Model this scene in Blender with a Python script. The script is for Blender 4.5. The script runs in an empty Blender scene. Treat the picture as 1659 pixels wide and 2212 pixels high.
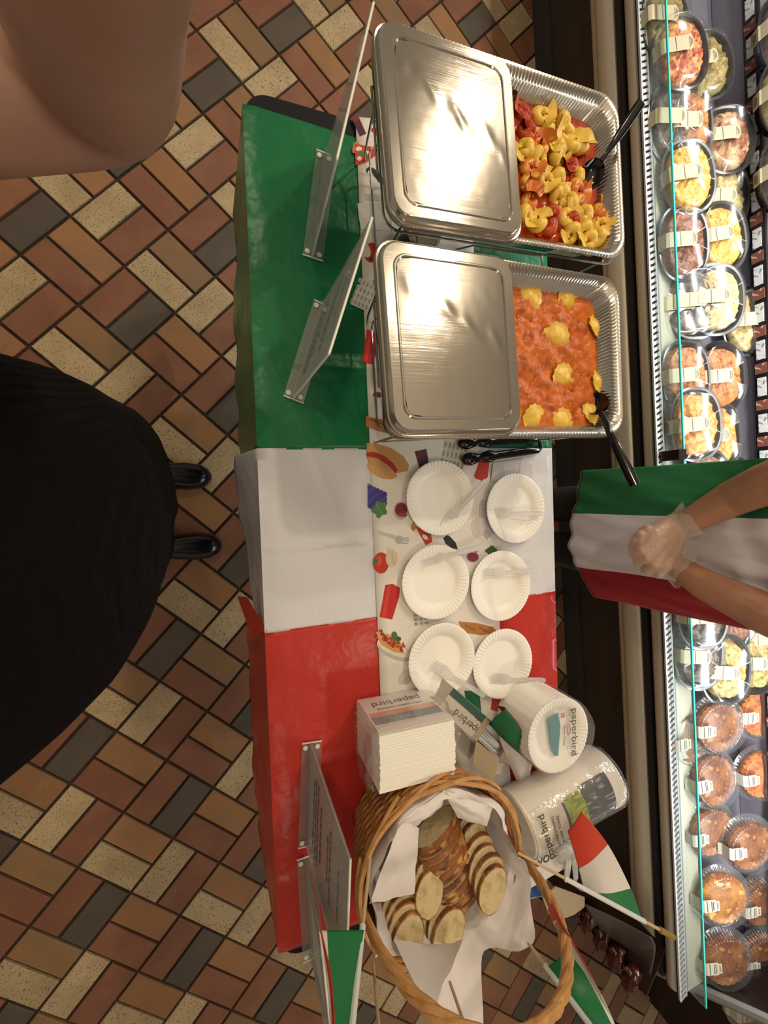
import bpy, bmesh, math, random
from mathutils import Vector, Matrix, noise
R = math.radians
sin, cos, pi = math.sin, math.cos, math.pi
random.seed(7)
scene = bpy.context.scene
col = scene.collection
# ---------------------------------------------------------------- camera (phone held over the table, tilted 20 degrees)
F = 892.65; CX = 829.5; CY = 1106.0; CAMZ = 1.631
UPC = Vector((.33969495, .01259331, -.94045135)).normalized()     # world up in camera space (x right, y down, z forward)
AX = (Vector((1, 0, 0)) - UPC[0] * UPC).normalized()
AY = UPC.cross(AX)
cam = bpy.data.cameras.new('camera'); camo = bpy.data.objects.new('camera', cam); col.objects.link(camo)
M3 = Matrix(((AX[0], -AX[1], -AX[2]), (AY[0], -AY[1], -AY[2]), (UPC[0], -UPC[1], -UPC[2])))
camo.matrix_world = Matrix.Translation((0, 0, CAMZ)) @ M3.to_4x4()
cam.sensor_fit = 'VERTICAL'; cam.sensor_height = 24; cam.lens = F * 24 / 2212
cam.clip_start = .01
scene.camera = camo
# ---------------------------------------------------------------- world, lights, exposure
w = bpy.data.worlds.new('world'); scene.world = w; w.use_nodes = True
w.node_tree.nodes['Background'].inputs[0].default_value = (1, .86, .70, 1)
w.node_tree.nodes['Background'].inputs[1].default_value = .34
def light(name, kind, loc, target, energy, color, size=.1, size_y=None, spot=None, blend=.5):
    l = bpy.data.lights.new(name, kind); o = bpy.data.objects.new(name, l); col.objects.link(o)
    o.location = loc; o.rotation_euler = (Vector(target) - Vector(loc)).to_track_quat('-Z', 'Y').to_euler()
    l.energy = energy; l.color = color
    if kind == 'AREA':
        l.size = size
        if size_y: l.shape = 'RECTANGLE'; l.size_y = size_y
    else: l.shadow_soft_size = size
    if spot: l.spot_size = R(spot); l.spot_blend = blend
    return o
WARM = (1, .84, .62)
light('track_and_fill_light', 'SPOT', (1.50, 1.72, 3.3), (.35, .1, .7), 84, WARM, .07, None, 80, .7)
light('track_and_fill_light', 'SPOT', (1.75, 2.9, 3.3), (.5, 1.0, .5), 125, WARM, .07, None, 80, .7)
light('track_and_fill_light', 'SPOT', (1.30, -1.5, 3.3), (.5, -.7, .7), 45, WARM, .09, None, 90, .8)
light('track_and_fill_light', 'SPOT', (-.6, 2.5, 3.3), (-.1, .9, 0), 55, WARM, .09, None, 90, .8)
light('track_and_fill_light', 'SPOT', (-.2, -2.3, 3.3), (.1, -.9, .3), 20, WARM, .09, None, 90, .8)
light('track_and_fill_light', 'SPOT', (-.5, .6, 3.3), (1.05, -.05, .9), 42, WARM, .09, None, 60, .8)  # fill spot added to brighten the server's arms and apron, no real fixture
light('ceiling_fill', 'AREA', (.2, .2, 2.75), (.2, .2, 4), 66, (1, .90, .76), 3.0, 3.5)  # area light added to brighten the ceiling mirrored in the foil, no real fixture
# case_light: the white strip under the canopy of the chiller, above its deck
light('case_light', 'AREA', (1.62, .1, 1.22), (1.70, .08, .6), 34, (.93, .97, 1), 3.3, .07).rotation_euler = (0, R(-6), R(90 + 4.1))
scene.view_settings.view_transform = 'Standard'; scene.view_settings.look = 'None'
scene.view_settings.gamma = 1; scene.view_settings.exposure = 0
scene.view_settings.use_curve_mapping = False

def at(px, py, z):                      # the point at height z seen at a pixel of the 1659x2212 frame
    d = Vector(((px - CX) / F, (py - CY) / F, 1)); v = Vector((d.dot(AX), d.dot(AY), d.dot(UPC)))
    return v * ((z - CAMZ) / v[2]) + Vector((0, 0, CAMZ))
def topx(p):
    p = Vector(p) - Vector((0, 0, CAMZ)); c = p[0] * AX + p[1] * AY + p[2] * UPC
    return (CX + F * c[0] / c[2], CY + F * c[1] / c[2]) if c[2] > .01 else (-1e6, -1e6)
# ---------------------------------------------------------------- materials
def s2l(c):
    if isinstance(c, str): c = [int(c[i:i + 2], 16) / 255 for i in (0, 2, 4)]
    return tuple(x / 12.92 if x <= .04045 else ((x + .055) / 1.055) ** 2.4 for x in c) + (1,)
class Mat:
    def __init__(s, name, color, rough=.5, metal=0, **k):
        s.m = bpy.data.materials.new(name); s.m.use_nodes = True; s.t = s.m.node_tree
        s.b = s.t.nodes['Principled BSDF']; s.c = s2l(color)
        s.b.inputs['Base Color'].default_value = s.c; s.b.inputs['Roughness'].default_value = rough
        s.b.inputs['Metallic'].default_value = metal
        for a, v in k.items(): s.b.inputs[a.replace('_', ' ')].default_value = v
        s.co = None
    def n(s, t, **k):
        x = s.t.nodes.new('ShaderNode' + t)
        for a, v in k.items():
            if a in x.inputs: x.inputs[a].default_value = v
            else: setattr(x, a, v)
        return x
    def l(s, a, b): s.t.links.new(a, b)
    def coord(s, scale=(1, 1, 1), rnd=False):
        tc = s.n('TexCoord'); mp = s.n('Mapping'); mp.inputs['Scale'].default_value = scale
        s.l(tc.outputs['Object'], mp.inputs['Vector'])
        if rnd:
            oi = s.n('ObjectInfo'); mu = s.n('Math', operation='MULTIPLY'); mu.inputs[1].default_value = 37
            s.l(oi.outputs['Random'], mu.inputs[0]); s.l(mu.outputs[0], mp.inputs['Location'])
        return mp.outputs['Vector']
    def vary(s, scale, c2, lo=.35, hi=.65, detail=4, sc=(1, 1, 1), rnd=False, tex='Noise'):
        v = s.coord(sc, rnd); nz = s.n('Tex' + tex); nz.inputs['Scale'].default_value = scale
        if 'Detail' in nz.inputs: nz.inputs['Detail'].default_value = detail
        s.l(v, nz.inputs['Vector']); r = s.n('ValToRGB'); r.color_ramp.elements[0].position = lo; r.color_ramp.elements[1].position = hi
        src = s.b.inputs['Base Color'].links[0].from_socket if s.b.inputs['Base Color'].is_linked else None
        mx = s.n('MixRGB')
        out = nz.outputs['Fac'] if 'Fac' in nz.outputs else nz.outputs['Distance']
        s.l(out, r.inputs['Fac']); s.l(r.outputs['Color'], mx.inputs['Fac'])
        if src: s.l(src, mx.inputs['Color1'])
        else: mx.inputs['Color1'].default_value = s.c
        mx.inputs['Color2'].default_value = s2l(c2); s.l(mx.outputs['Color'], s.b.inputs['Base Color'])
        return s
    def rnd(s, amt=.12):                # each object a little lighter or darker
        oi = s.n('ObjectInfo'); hs = s.n('HueSaturation'); mr = s.n('MapRange')
        mr.inputs['To Min'].default_value = 1 - amt; mr.inputs['To Max'].default_value = 1 + amt
        s.l(oi.outputs['Random'], mr.inputs['Value']); s.l(mr.outputs['Result'], hs.inputs['Value'])
        if s.b.inputs['Base Color'].is_linked: s.l(s.b.inputs['Base Color'].links[0].from_socket, hs.inputs['Color'])
        else: hs.inputs['Color'].default_value = s.c
        s.l(hs.outputs['Color'], s.b.inputs['Base Color']); return s
    def bump(s, scale, strength=.3, dist=.002, detail=3, sc=(1, 1, 1), tex='Noise', rnd=False):
        v = s.coord(sc, rnd); nz = s.n('Tex' + tex); nz.inputs['Scale'].default_value = scale
        if 'Detail' in nz.inputs: nz.inputs['Detail'].default_value = detail
        bp = s.n('Bump'); bp.inputs['Strength'].default_value = strength; bp.inputs['Distance'].default_value = dist
        s.l(v, nz.inputs['Vector']); s.l(nz.outputs['Fac'] if 'Fac' in nz.outputs else nz.outputs['Distance'], bp.inputs['Height'])
        if s.b.inputs['Normal'].is_linked: s.l(s.b.inputs['Normal'].links[0].from_socket, bp.inputs['Normal'])
        s.l(bp.outputs['Normal'], s.b.inputs['Normal']); return s
def clear(name, tint, fac, gloss=.08, bumps=None):   # thin clear plastic or glass: see-through, with a Fresnel gloss
    a = Mat(name, tint, .1)
    tr = a.n('BsdfTransparent'); tr.inputs[0].default_value = s2l(tint)
    gl = a.n('BsdfGlossy'); gl.inputs['Roughness'].default_value = gloss
    df = a.n('BsdfDiffuse'); df.inputs[0].default_value = s2l('e6e6e4')
    lf = a.n('LayerWeight'); lf.inputs['Blend'].default_value = .5
    pw_ = a.n('Math', operation='POWER'); pw_.inputs[1].default_value = 3.5; a.l(lf.outputs['Facing'], pw_.inputs[0])
    lw = a.n('MapRange'); lw.inputs['To Min'].default_value = .045; lw.inputs['To Max'].default_value = .5; a.l(pw_.outputs[0], lw.inputs['Value'])
    m1 = a.n('MixShader'); m2 = a.n('MixShader'); m1.inputs[0].default_value = fac
    a.l(tr.outputs[0], m1.inputs[1]); a.l(df.outputs[0], m1.inputs[2])
    a.l(lw.outputs[0], m2.inputs[0]); a.l(m1.outputs[0], m2.inputs[1]); a.l(gl.outputs[0], m2.inputs[2])
    if bumps:
        v = a.coord(); nz = a.n('TexNoise'); nz.inputs['Scale'].default_value = bumps[0]; nz.inputs['Detail'].default_value = 2
        bp = a.n('Bump'); bp.inputs['Strength'].default_value = bumps[1]; bp.inputs['Distance'].default_value = .004
        a.l(v, nz.inputs['Vector']); a.l(nz.outputs['Fac'], bp.inputs['Height'])
        a.l(bp.outputs[0], gl.inputs['Normal']); a.l(bp.outputs[0], lf.inputs['Normal'])
    a.l(m2.outputs[0], a.t.nodes['Material Output'].inputs['Surface']); return a.m
# ---------------------------------------------------------------- mesh builder
class MB:
    def __init__(s): s.v = []; s.f = []; s.mi = []
    def add(s, vs, fs, mi=0):
        o = len(s.v); s.v += [tuple(v) for v in vs]; s.f += [tuple(i + o for i in f) for f in fs]; s.mi += [mi] * len(fs); return s
    def box(s, c, d, rot=None, mi=0, taper=1):
        vs = []
        for z in (-.5, .5):
            k = taper if z > 0 else 1
            for x, y in ((-.5, -.5), (.5, -.5), (.5, .5), (-.5, .5)): vs.append(Vector((x * d[0] * k, y * d[1] * k, z * d[2])))
        if rot is not None: vs = [rot @ v for v in vs]
        c = Vector(c)
        return s.add([v + c for v in vs], [(3, 2, 1, 0), (4, 5, 6, 7), (0, 1, 5, 4), (1, 2, 6, 5), (2, 3, 7, 6), (3, 0, 4, 7)], mi)
    def loft(s, rings, cap0=False, cap1=False, mi=0, closed=True):
        n = len(rings[0]); vs = [p for r in rings for p in r]; fs = []
        for a in range(len(rings) - 1):
            for i in range(n if closed else n - 1):
                j = (i + 1) % n; fs.append((a * n + i, a * n + j, (a + 1) * n + j, (a + 1) * n + i))
        if cap0: fs.append(tuple(range(n - 1, -1, -1)))
        if cap1: fs.append(tuple((len(rings) - 1) * n + i for i in range(n)))
        return s.add(vs, fs, mi)
    def tube(s, pts, rad, n=8, mi=0, flat=1, up=None, cap=True):
        pts = [Vector(p) for p in pts]; rings = []; prev = None
        for i, p in enumerate(pts):
            t = (pts[min(i + 1, len(pts) - 1)] - pts[max(i - 1, 0)]).normalized()
            if prev is None:
                a = Vector(up) if up else (Vector((0, 0, 1)) if abs(t.z) < .9 else Vector((1, 0, 0)))
            else: a = prev
            b = t.cross(a).normalized(); a = b.cross(t).normalized(); prev = a
            r = rad[i] if isinstance(rad, (list, tuple)) else rad
            rings.append([p + (b * cos(q) + a * sin(q) * flat) * r for q in (2 * pi * k / n for k in range(n))])
        return s.loft(rings, cap, cap, mi)
    def lathe(s, prof, n=32, rip=None, mi=0, c=(0, 0, 0), cap1=False, cap0=False):
        rings = []
        for r, z in prof: rings.append([(c[0] + (r + (rip(r, z, a) if rip else 0)) * cos(a), c[1] + (r + (rip(r, z, a) if rip else 0)) * sin(a), c[2] + z) for a in (2 * pi * k / n for k in range(n))])
        return s.loft(rings, cap0, cap1, mi)
    def grid(s, fn, nu, nv, mi=0):
        vs = [fn(i / nu, j / nv) for i in range(nu + 1) for j in range(nv + 1)]
        return s.add(vs, [(i * (nv + 1) + j, (i + 1) * (nv + 1) + j, (i + 1) * (nv + 1) + j + 1, i * (nv + 1) + j + 1) for i in range(nu) for j in range(nv)], mi)
    def prism(s, pts, z0, z1, mi=0):
        n = len(pts); vs = [(p[0], p[1], z0) for p in pts] + [(p[0], p[1], z1) for p in pts]
        ar = sum(pts[i][0] * pts[(i + 1) % n][1] - pts[(i + 1) % n][0] * pts[i][1] for i in range(n))
        fs = [tuple(range(n - 1, -1, -1)), tuple(range(n, 2 * n))] + [(i, (i + 1) % n, n + (i + 1) % n, n + i) for i in range(n)]
        if ar < 0: fs = [tuple(reversed(f)) for f in fs]
        return s.add(vs, fs, mi)
    def ball(s, c, r, n=12, m=8, mi=0, sc=(1, 1, 1), rot=None, fn=None):
        rings = []
        for a in range(m + 1):
            t = pi * a / m; ring = []
            for k in range(n):
                p = Vector((sin(max(t, .02) if a < m else pi - .02) * cos(2 * pi * k / n), sin(max(t, .02) if a < m else pi - .02) * sin(2 * pi * k / n), -cos(t)))
                q = r * (1 + (fn(p) if fn else 0)); p = Vector((p.x * sc[0], p.y * sc[1], p.z * sc[2])) * q
                if rot is not None: p = rot @ p
                ring.append(p + Vector(c))
            rings.append(ring)
        return s.loft(rings, True, True, mi)
    def mesh(s, name, mats, smooth=True, ang=40):
        me = bpy.data.meshes.new(name); me.from_pydata(s.v, [], s.f)
        for m in (mats if isinstance(mats, (list, tuple)) else [mats]): me.materials.append(m.m if isinstance(m, Mat) else m)
        me.polygons.foreach_set('material_index', s.mi); me.update()
        if smooth:
            me.polygons.foreach_set('use_smooth', [True] * len(me.polygons))
            if ang: me.set_sharp_from_angle(angle=R(ang))
        return me
    def build(s, name, mats, parent=None, smooth=True, ang=40, label=None, kind=None):
        return link(name, s.mesh(name, mats, smooth, ang), parent, label, kind)
def link(name, me, parent=None, label=None, kind=None):
    o = bpy.data.objects.new(name, me); col.objects.link(o)
    if parent: o.parent = parent
    if label: o['label'] = label
    if kind: o['kind'] = kind
    return o
def tag(o, label, cat, group=None):
    o['label'] = label; o['category'] = cat
    if group: o['group'] = group
    return o
def thing(name, label, cat, loc=(0, 0, 0), rot=(0, 0, 0), group=None):
    o = bpy.data.objects.new(name, None); col.objects.link(o); o.location = loc; o.empty_display_size = .05
    o.rotation_euler = rot if isinstance(rot, (tuple, list)) else (0, 0, rot)
    return tag(o, label, cat, group)
def dup(root, loc, rot, label, group=None, scale=None):
    r = root.copy(); col.objects.link(r); r.location = loc
    r.rotation_euler = rot if isinstance(rot, (tuple, list)) else (0, 0, rot)
    r['label'] = label
    if group: r['group'] = group
    if scale: r.scale = scale
    for ch in list(root.children):
        c = ch.copy(); col.objects.link(c); c.parent = r
        for g in list(ch.children):
            d = g.copy(); col.objects.link(d); d.parent = c
    return r
def text(s, size, mat, parent, loc, rot=(0, 0, 0), name='lettering', align='CENTER', bold=0, sx=1):
    cu = bpy.data.curves.new(name, 'FONT'); cu.body = s; cu.size = size; cu.align_x = align; cu.align_y = 'CENTER'; cu.extrude = .00015; cu.offset = bold
    t = bpy.data.objects.new(name, cu); col.objects.link(t); dg = bpy.context.evaluated_depsgraph_get()
    me = bpy.data.meshes.new_from_object(t.evaluated_get(dg)); bpy.data.objects.remove(t); me.materials.clear(); me.materials.append(mat.m)
    o = link(name, me, parent); o.location = loc; o.rotation_euler = rot; o.scale = (sx, 1, 1); return o
def rrect(w, h, r, z, n=8, c=(0, 0), rip=0, k=1):     # rounded rectangle ring; rip = fluting
    pts = []; seg = []
    for qx, qy, a0 in ((1, 1, 0), (-1, 1, 90), (-1, -1, 180), (1, -1, 270)):
        for i in range(n + 1):
            a = R(a0 + 90 * i / n); pts.append((c[0] + qx * (w / 2 - r) + r * cos(a), c[1] + qy * (h / 2 - r) + r * sin(a), z))
    if not rip: return pts
    out = []
    return pts
def rrect_dense(w, h, r, z, step, rip=0):             # the same ring sampled evenly, each second point pushed in
    base = rrect(w, h, r, z, 8); out = []; L = 0; pts = base + [base[0]]
    tot = sum((Vector(pts[i + 1]) - Vector(pts[i])).length for i in range(len(base))); N = int(tot / step / 2) * 2
    st = tot / N; acc = 0; i = 0; cur = Vector(pts[0]); need = 0
    seglen = [(Vector(pts[i + 1]) - Vector(pts[i])).length for i in range(len(base))]; cum = [0]
    for x in seglen: cum.append(cum[-1] + x)
    j = 0
    for k in range(N):
        d = k * st
        while cum[j + 1] < d: j += 1
        p = Vector(pts[j]).lerp(Vector(pts[j + 1]), (d - cum[j]) / max(seglen[j], 1e-9))
        t = (Vector(pts[j + 1]) - Vector(pts[j])).normalized(); nn = Vector((t.y, -t.x, 0))
        out.append(p - nn * (rip if k % 2 else 0))
    return out
def nz(x, y, z=0): return noise.noise(Vector((x, y, z)))
# ================================================================ setting: floor of paired pavers in basket weave
mortar = Mat('joint_mortar', '3d3026', .9).vary(60, '2c241d').bump(150, .4)
def paver(name, c, c2, speck=None, sp=.62):
    m = Mat(name, c, .62).vary(9, c2, .4, .7, 3, rnd=True)
    if speck: m.vary(210, speck, sp, sp + .06, 2, rnd=True)
    return m.rnd(.10).bump(220, .25, .001, rnd=True)
PV = {'C': paver('cream_paver', 'b19c78', 'a08a68', '5c4733', .60), 'T': paver('tan_paver', '956a42', '876444', '5c4228', .66),
      'R': paver('red_paver', '774b36', '84583c', '573627', .67), 'D': paver('dark_paver', '4a4137', '544a3e', '3c332b', .68), 'N': paver('olive_paver', '7d6245', '8b673c', '54432c', .68)}
PITCH = .2032
def lat(i, j): return Vector((-.34950656 + .15310242 * i + .13360622 * j, .81708696 - .13360622 * i + .15310242 * j, 0))
ANG = math.atan2(-.13360622, .15310242)
def brick_mb(hl, hw, mb=None, c=(0, 0, 0), rot=None, mi=0):
    mb = mb or MB(); b = .0022; rings = []
    for z, q in ((-.02, 0), (-b, 0), (0, b)):
        rings.append([(rot @ Vector(p) if rot is not None else Vector(p)) + Vector(c) for p in ((-hl + q, -hw + q, z), (hl - q, -hw + q, z), (hl - q, hw - q, z), (-hl + q, hw - q, z))])
    return mb.loft(rings, False, True, mi)
BL, BW = (PITCH - .0095) / 2, (PITCH / 2 - .0095) / 2
bmesh_shared = brick_mb(BL, BW).mesh('brick', PV['C'], False)
TC = Vector((.438, -.05, 0)); TROT = R(2.1); TE1 = Vector((-sin(TROT), cos(TROT), 0)); TE2 = Vector((cos(TROT), sin(TROT), 0))
TL, TW, TZ = .925, .383, .724
CASEO = Vector((1.495, 0, 0)); CROT = R(4.1)
def hidden(p):                          # would the table top or the chiller cover it
    t = (CAMZ - TZ) / (CAMZ - p.z); q = Vector((p.x * t, p.y * t, 0)) - TC
    if abs(q.dot(TE1)) < TL - .06 and abs(q.dot(TE2)) < TW - .05: return True
    return p.x > 1.55 - .07 * p.y
cl = MB(); cl.box((.5, 0, 3.47), (9, 9, .06)); cl.build('ceiling', Mat('ceiling_paint', 'b3a898', .9), None, False, kind='structure')
fl = MB(); fl.box((.5, 0, -.03), (9, 9, .04)); floor = fl.build('floor', mortar, None, False, kind='structure'); floor.name = 'floor'
cand = []
for i in range(-24, 30):
    for j in range(-28, 24):
        for k in (0, 1):
            c = lat(i + .5, j + .25 + .5 * k) if (i + j) % 2 == 0 else lat(i + .25 + .5 * k, j + .5)
            if not (-3.2 < c.x < 3.6 and -4.2 < c.y < 3.8): continue
            if (i + j) % 2 == 0: code = ('R' if i % 2 else 'C') if k == 0 else ('N' if random.random() < .22 else 'T')
            else: code = ('C' if k == 0 else 'R') if i % 2 else ('R' if k == 0 else 'D')
            if (i, j, k) == (6, -6, 0): code = 'R'
            ang = ANG if (i + j) % 2 == 0 else ANG + pi / 2
            x, y = topx(c); inside = -90 < x < 1750 and -90 < y < 2300 and not hidden(c)
            cand.append((0 if inside else 1, c.length, c, ang, code))
cand.sort(key=lambda t: t[:2]); rest = MB(); keys = list(PV)
for n_, (out, d, c, ang, code) in enumerate(cand):
    dz = random.uniform(-.0012, .0004); an = ang + random.uniform(-.006, .006)
    if n_ < 300 and not out:
        b = link('brick', bmesh_shared, floor); b.location = c + Vector((0, 0, dz)); b.rotation_euler = (0, 0, an)
        b.material_slots[0].link = 'OBJECT'; b.material_slots[0].material = PV[code].m
    else: brick_mb(BL, BW, rest, c + Vector((0, 0, dz)), Matrix.Rotation(an, 3, 'Z'), keys.index(code))
rest.build('brick_paving', [PV[k] for k in keys], floor, False, kind='stuff')
# ================================================================ refrigerated display case
steel = Mat('brushed_steel', 'cfc6b2', .36, .4).bump(8, .12, .002, 2, (1, 400, 400))
kick_m = Mat('charcoal_kick_plate', '2b2a29', .6); panel_m = Mat('dark_brown_panel', '33291f', .55).vary(3, '2a2119')
alu = Mat('white_grille', 'c9ced0', .35, .3); deck_m = Mat('grey_deck', '8d8a94', .35, .4).bump(30, .25, .003, 1, (1, .15, 1))
dark_slot = Mat('dark_slot', '15171a', .6)
teal = Mat('teal_glass_edge', '46c9bb', .2, 0, Emission_Strength=0); case_glass = clear('case_glass', 'f4fbfa', .09, .02)  # white diffuse haze in case_glass stands in for bright reflections on the panes
tag_w = Mat('price_tag_white', 'd8d6d2', .6).vary(90, '8d8a88', .55, .62, 2); tag_r = Mat('price_tag_brown', '7b4638', .6).vary(70, 'c9a48c', .58, .66, 2)
rail_m = Mat('black_price_rail', '1d1b1d', .4); endgrey = Mat('grey_end_trim', '6f6c66', .4, .4); enddark = Mat('end_panel_dark', '1a100d', .25)
case = thing('display_case', 'long steel fronted refrigerated display case with low glass front and dark base', 'display case', CASEO, CROT)
Y0, Y1 = -1.80, 2.9; YL = Y1 - Y0; YM = (Y0 + Y1) / 2
def bar(prof, name, m, parent=case, y0=Y0, y1=Y1, label=None, smooth=True):
    mb = MB(); mb.loft([[(x, y, z) for x, z in prof] for y in (y0, y1)], True, True); return mb.build(name, m, parent, smooth, 50, label)
MB().box((.06, YM, .05), (.10, YL, .10)).build('kick_plate', kick_m, case, False)
MB().box((.12, YM, .315), (.20, YL, .43)).build('front_panel', panel_m, case, False)
bar([(.02, .34), (-.02, .345), (-.03, .355), (-.03, .375), (-.02, .385), (.02, .385)], 'trim_strip', steel)
def rail(zc, h, dx): return [(.03, zc - h / 2)] + [(-.055 - dx * cos(R(a)), zc + h / 2 * sin(R(a))) for a in range(-90, 91, 15)] + [(.03, zc + h / 2)]
bar(rail(.455, .10, .045), 'bumper_rail', steel); bar(rail(.562, .066, .042), 'bumper_rail', steel)
bar([(-.09, .505), (.03, .505), (.03, .528), (-.09, .528)], 'rail_gap', dark_slot)
# air grille of slats under the glass
MB().box((-.085, YM, .594), (.034, YL, .006)).build('grille_base', dark_slot, case, False)
g = MB()
for x in (-.101, -.069): g.box((x, YM, .600), (.006, YL, .006))
y = Y0
while y < Y1:
    g.box((-.085, y, .600), (.034, .011, .004), Matrix.Rotation(R(25), 3, 'Z')); y += .021
g.build('grille_slats', alu, case, False, kind='stuff')
y = Y0 + .02                                           # glass panes, each with a teal edge
for i, y1 in enumerate((-1.44, .18, 1.20, 2.9)):
    pane = MB().box((-.060, (y + y1) / 2, .630), (.006, y1 - y - .006, .062)).build('glass_pane', case_glass, case, False)
    MB().box((-.060, (y + y1) / 2, .6635), (.0062, y1 - y - .006, .005)).build('glass_edge', teal, pane, False)
    y = y1
for y in (.18,): MB().box((-.075, y, .634), (.035, .034, .072)).build('glass_clamp', enddark, case, False)
bar([(-.064, .596), (-.05, .596), (-.05, .55), (.46, .55), (.46, .54), (-.064, .54)], 'deck', deck_m, smooth=False)
bar([(.355, .552), (.355, .70), (.85, .70), (.85, .552)], 'rear_deck', deck_m, smooth=False)
bar([(.342, .655), (.342, .703), (.354, .703), (.354, .655)], 'price_rail', rail_m, smooth=False)
pt = MB().box((0, 0, 0), (.003, .066, .026)).mesh('price_tag', tag_w, False); pr = MB().box((0, 0, 0), (.003, .036, .036)).mesh('price_tag_small', tag_r, False)
y = Y0 + .1; k = 0
while y < Y1 - .05:
    t = link('price_tag', pt if k % 2 == 0 else pr, case); t.location = (.3396 - (k % 2) * .001, y, .679); y += .066; k += 1
MB().box((.88, YM, 1.0), (.04, YL, 2.0)).build('back_wall', Mat('white_back_liner', 'a9aaad', .5), case, False)
# end panel with its sloping grey edge
prof = [(-.05, .03), (.80, .03), (.80, 1.3), (.50, 1.21), (.115, .718), (-.085, .468), (-.085, .43), (-.05, .41)]
bar(prof, 'end_panel', enddark, y0=Y0 - .035, y1=Y0 - .002, smooth=False)
eg = MB(); eg.tube([(-.086, Y0 - .019, .42), (-.087, Y0 - .019, .47), (.115, Y0 - .019, .722), (.50, Y0 - .019, 1.214)], .019, 8); eg.build('end_trim', endgrey, case)
# ================================================================ folding table and its cloths
black_pl = Mat('black_plastic', '0c0c0f', .6, 0, Specular_IOR_Level=.2)
table = thing('folding_table', 'long black folding table under the green, white and red plastic cloths', 'table', TC, TROT)
mb = MB(); mb.loft([rrect(2 * TW, 2 * TL, .05, z) for z in (.684, .690, .7175, .7215)], True, True); mb.build('table_top', black_pl, table)
for sy in (-.72, .72):
    leg = MB()
    for sx in (-.26, .26): leg.tube([(sx, sy, .69), (sx, sy, .0)], .014, 8)
    leg.tube([(-.26, sy, .25), (.26, sy, .25)], .011, 8); leg.tube([(-.34, sy, .012), (.34, sy, .012)], .012, 8)
    leg.build('leg_frame', Mat('leg_metal', '2a2a2c', .4, .6), table)
def plastic(name, c, c2): return Mat(name, c, .30, 0, Specular_IOR_Level=.22).vary(6, c2, .3, .75).bump(6, .8, .016, 4).bump(45, .12, .002)
gm = plastic('green_film', '1b7045', '176640'); wm = plastic('white_film', 'cfcfd3', 'c9cacf'); rm = plastic('red_film', 'b8352c', 'ad3028')
def tl(p): q = Vector(p) - TC; return q.dot(TE2), q.dot(TE1)
def tw(x, y, z): return TC + TE2 * x + TE1 * y + Vector((0, 0, z))
def cloth(name, label, m, top, bot, folds, hem, seed):
    # top / bot: y of the two cut ends at the front and at the back edge; sheet runs front hem -> front edge -> back edge -> back hem
    me = MB(); NV = 60; prof = []
    for k in range(9): prof.append(('f', k / 8))
    for k in range(1, 41): prof.append(('t', k / 40))
    for k in range(1, 5): prof.append(('b', k / 4))
    def fn(u, v):
        kind, q = prof[round(u * (len(prof) - 1))]
        xx = {'f': 0, 't': q, 'b': 1}[kind]
        y = (top[0] + (top[1] - top[0]) * xx) * (1 - v) + (bot[0] + (bot[1] - bot[0]) * xx) * v
        wav = .006 * nz(y * 3 + seed, 1.3) + .004 * nz(y * 9, seed)
        if kind == 'f':
            d = (1 - q); yy = y + d * .05 * nz(y * 4, seed + 5)
            lo = hem(v); x = -TW - .004 - d * (.028 + .028 * nz(y * 3.1 + seed, 4) + .012 * nz(y * 11, seed)) + wav * d
            return tw(x, yy, TZ - .003 - d * lo)
        if kind == 'b': return tw(TW + .004 + .01 * q + q * .01 * nz(y * 6, seed), y, TZ - .003 - q * .03)
        x = -TW + 2 * TW * q; z = TZ + .001 + .0014 * abs(nz(x * 9, y * 9, seed)) * min(1, (1 - q) * 12)
        if q < .02: z -= .0015
        for f, sl in folds:
            t = y - (f + sl * x); z += .006 * math.exp(-(t / .005) ** 2) * min(1, q * 6 + .3) * (1 if x < -.14 else .2)
        return tw(x, y, z)
    me.grid(fn, len(prof) - 1, NV); o = me.build(name, m, None, True, 60); sm = o.modifiers.new('thick', 'SOLIDIFY'); sm.thickness = .0008; sm.offset = 1
    return tag(o, label, 'tablecloth')
def ty(px, py): return tl(at(px, py, TZ))[1]
cloth('green_tablecloth', 'green plastic tablecloth over the end of the table under the foil pans', gm, (ty(532, 224), ty(532, 224) - .03), (ty(553, 968) - .003, ty(1187, 968) - .003),
      [(ty(650, 415), .05), (ty(650, 600), -.04), (ty(650, 775), .0), (ty(650, 790), .02)], lambda v: .34 + .14 * v ** 6 + .03 * sin(v * 9), 2)
cloth('white_tablecloth', 'white plastic tablecloth across the middle of the table under the paper plates', wm, (ty(553, 968), ty(1187, 968)), (ty(571, 1367) - .002, ty(1197, 1277) - .002),
      [(ty(690, 1178), .0)], lambda v: .10 + .26 * sin(pi * min(1, v * 1.0)), 5)
cloth('red_tablecloth', 'red plastic tablecloth over the end of the table under the bread basket', rm, (ty(571, 1367), ty(1197, 1277)), (ty(607, 2060), ty(607, 2060) + .0),
      [(ty(690, 1630), .06), (ty(690, 1890), -.02)], lambda v: .36 + .05 * sin(v * 7) - .2 * max(0, .08 - v) / .08, 9)
rc = bpy.data.objects['red_tablecloth']
sheet_pts = [at(514, 1288, .60), at(534, 1290, .66), at(577, 1362, .7235), at(545, 1376, .66)]
fm_ = MB(); fm_.loft([[p + Vector((o, 0, 0)) for p in sheet_pts] for o in (0, -.0016)], True, True); fm_.build('folded_corner', rm, rc, False)
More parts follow.
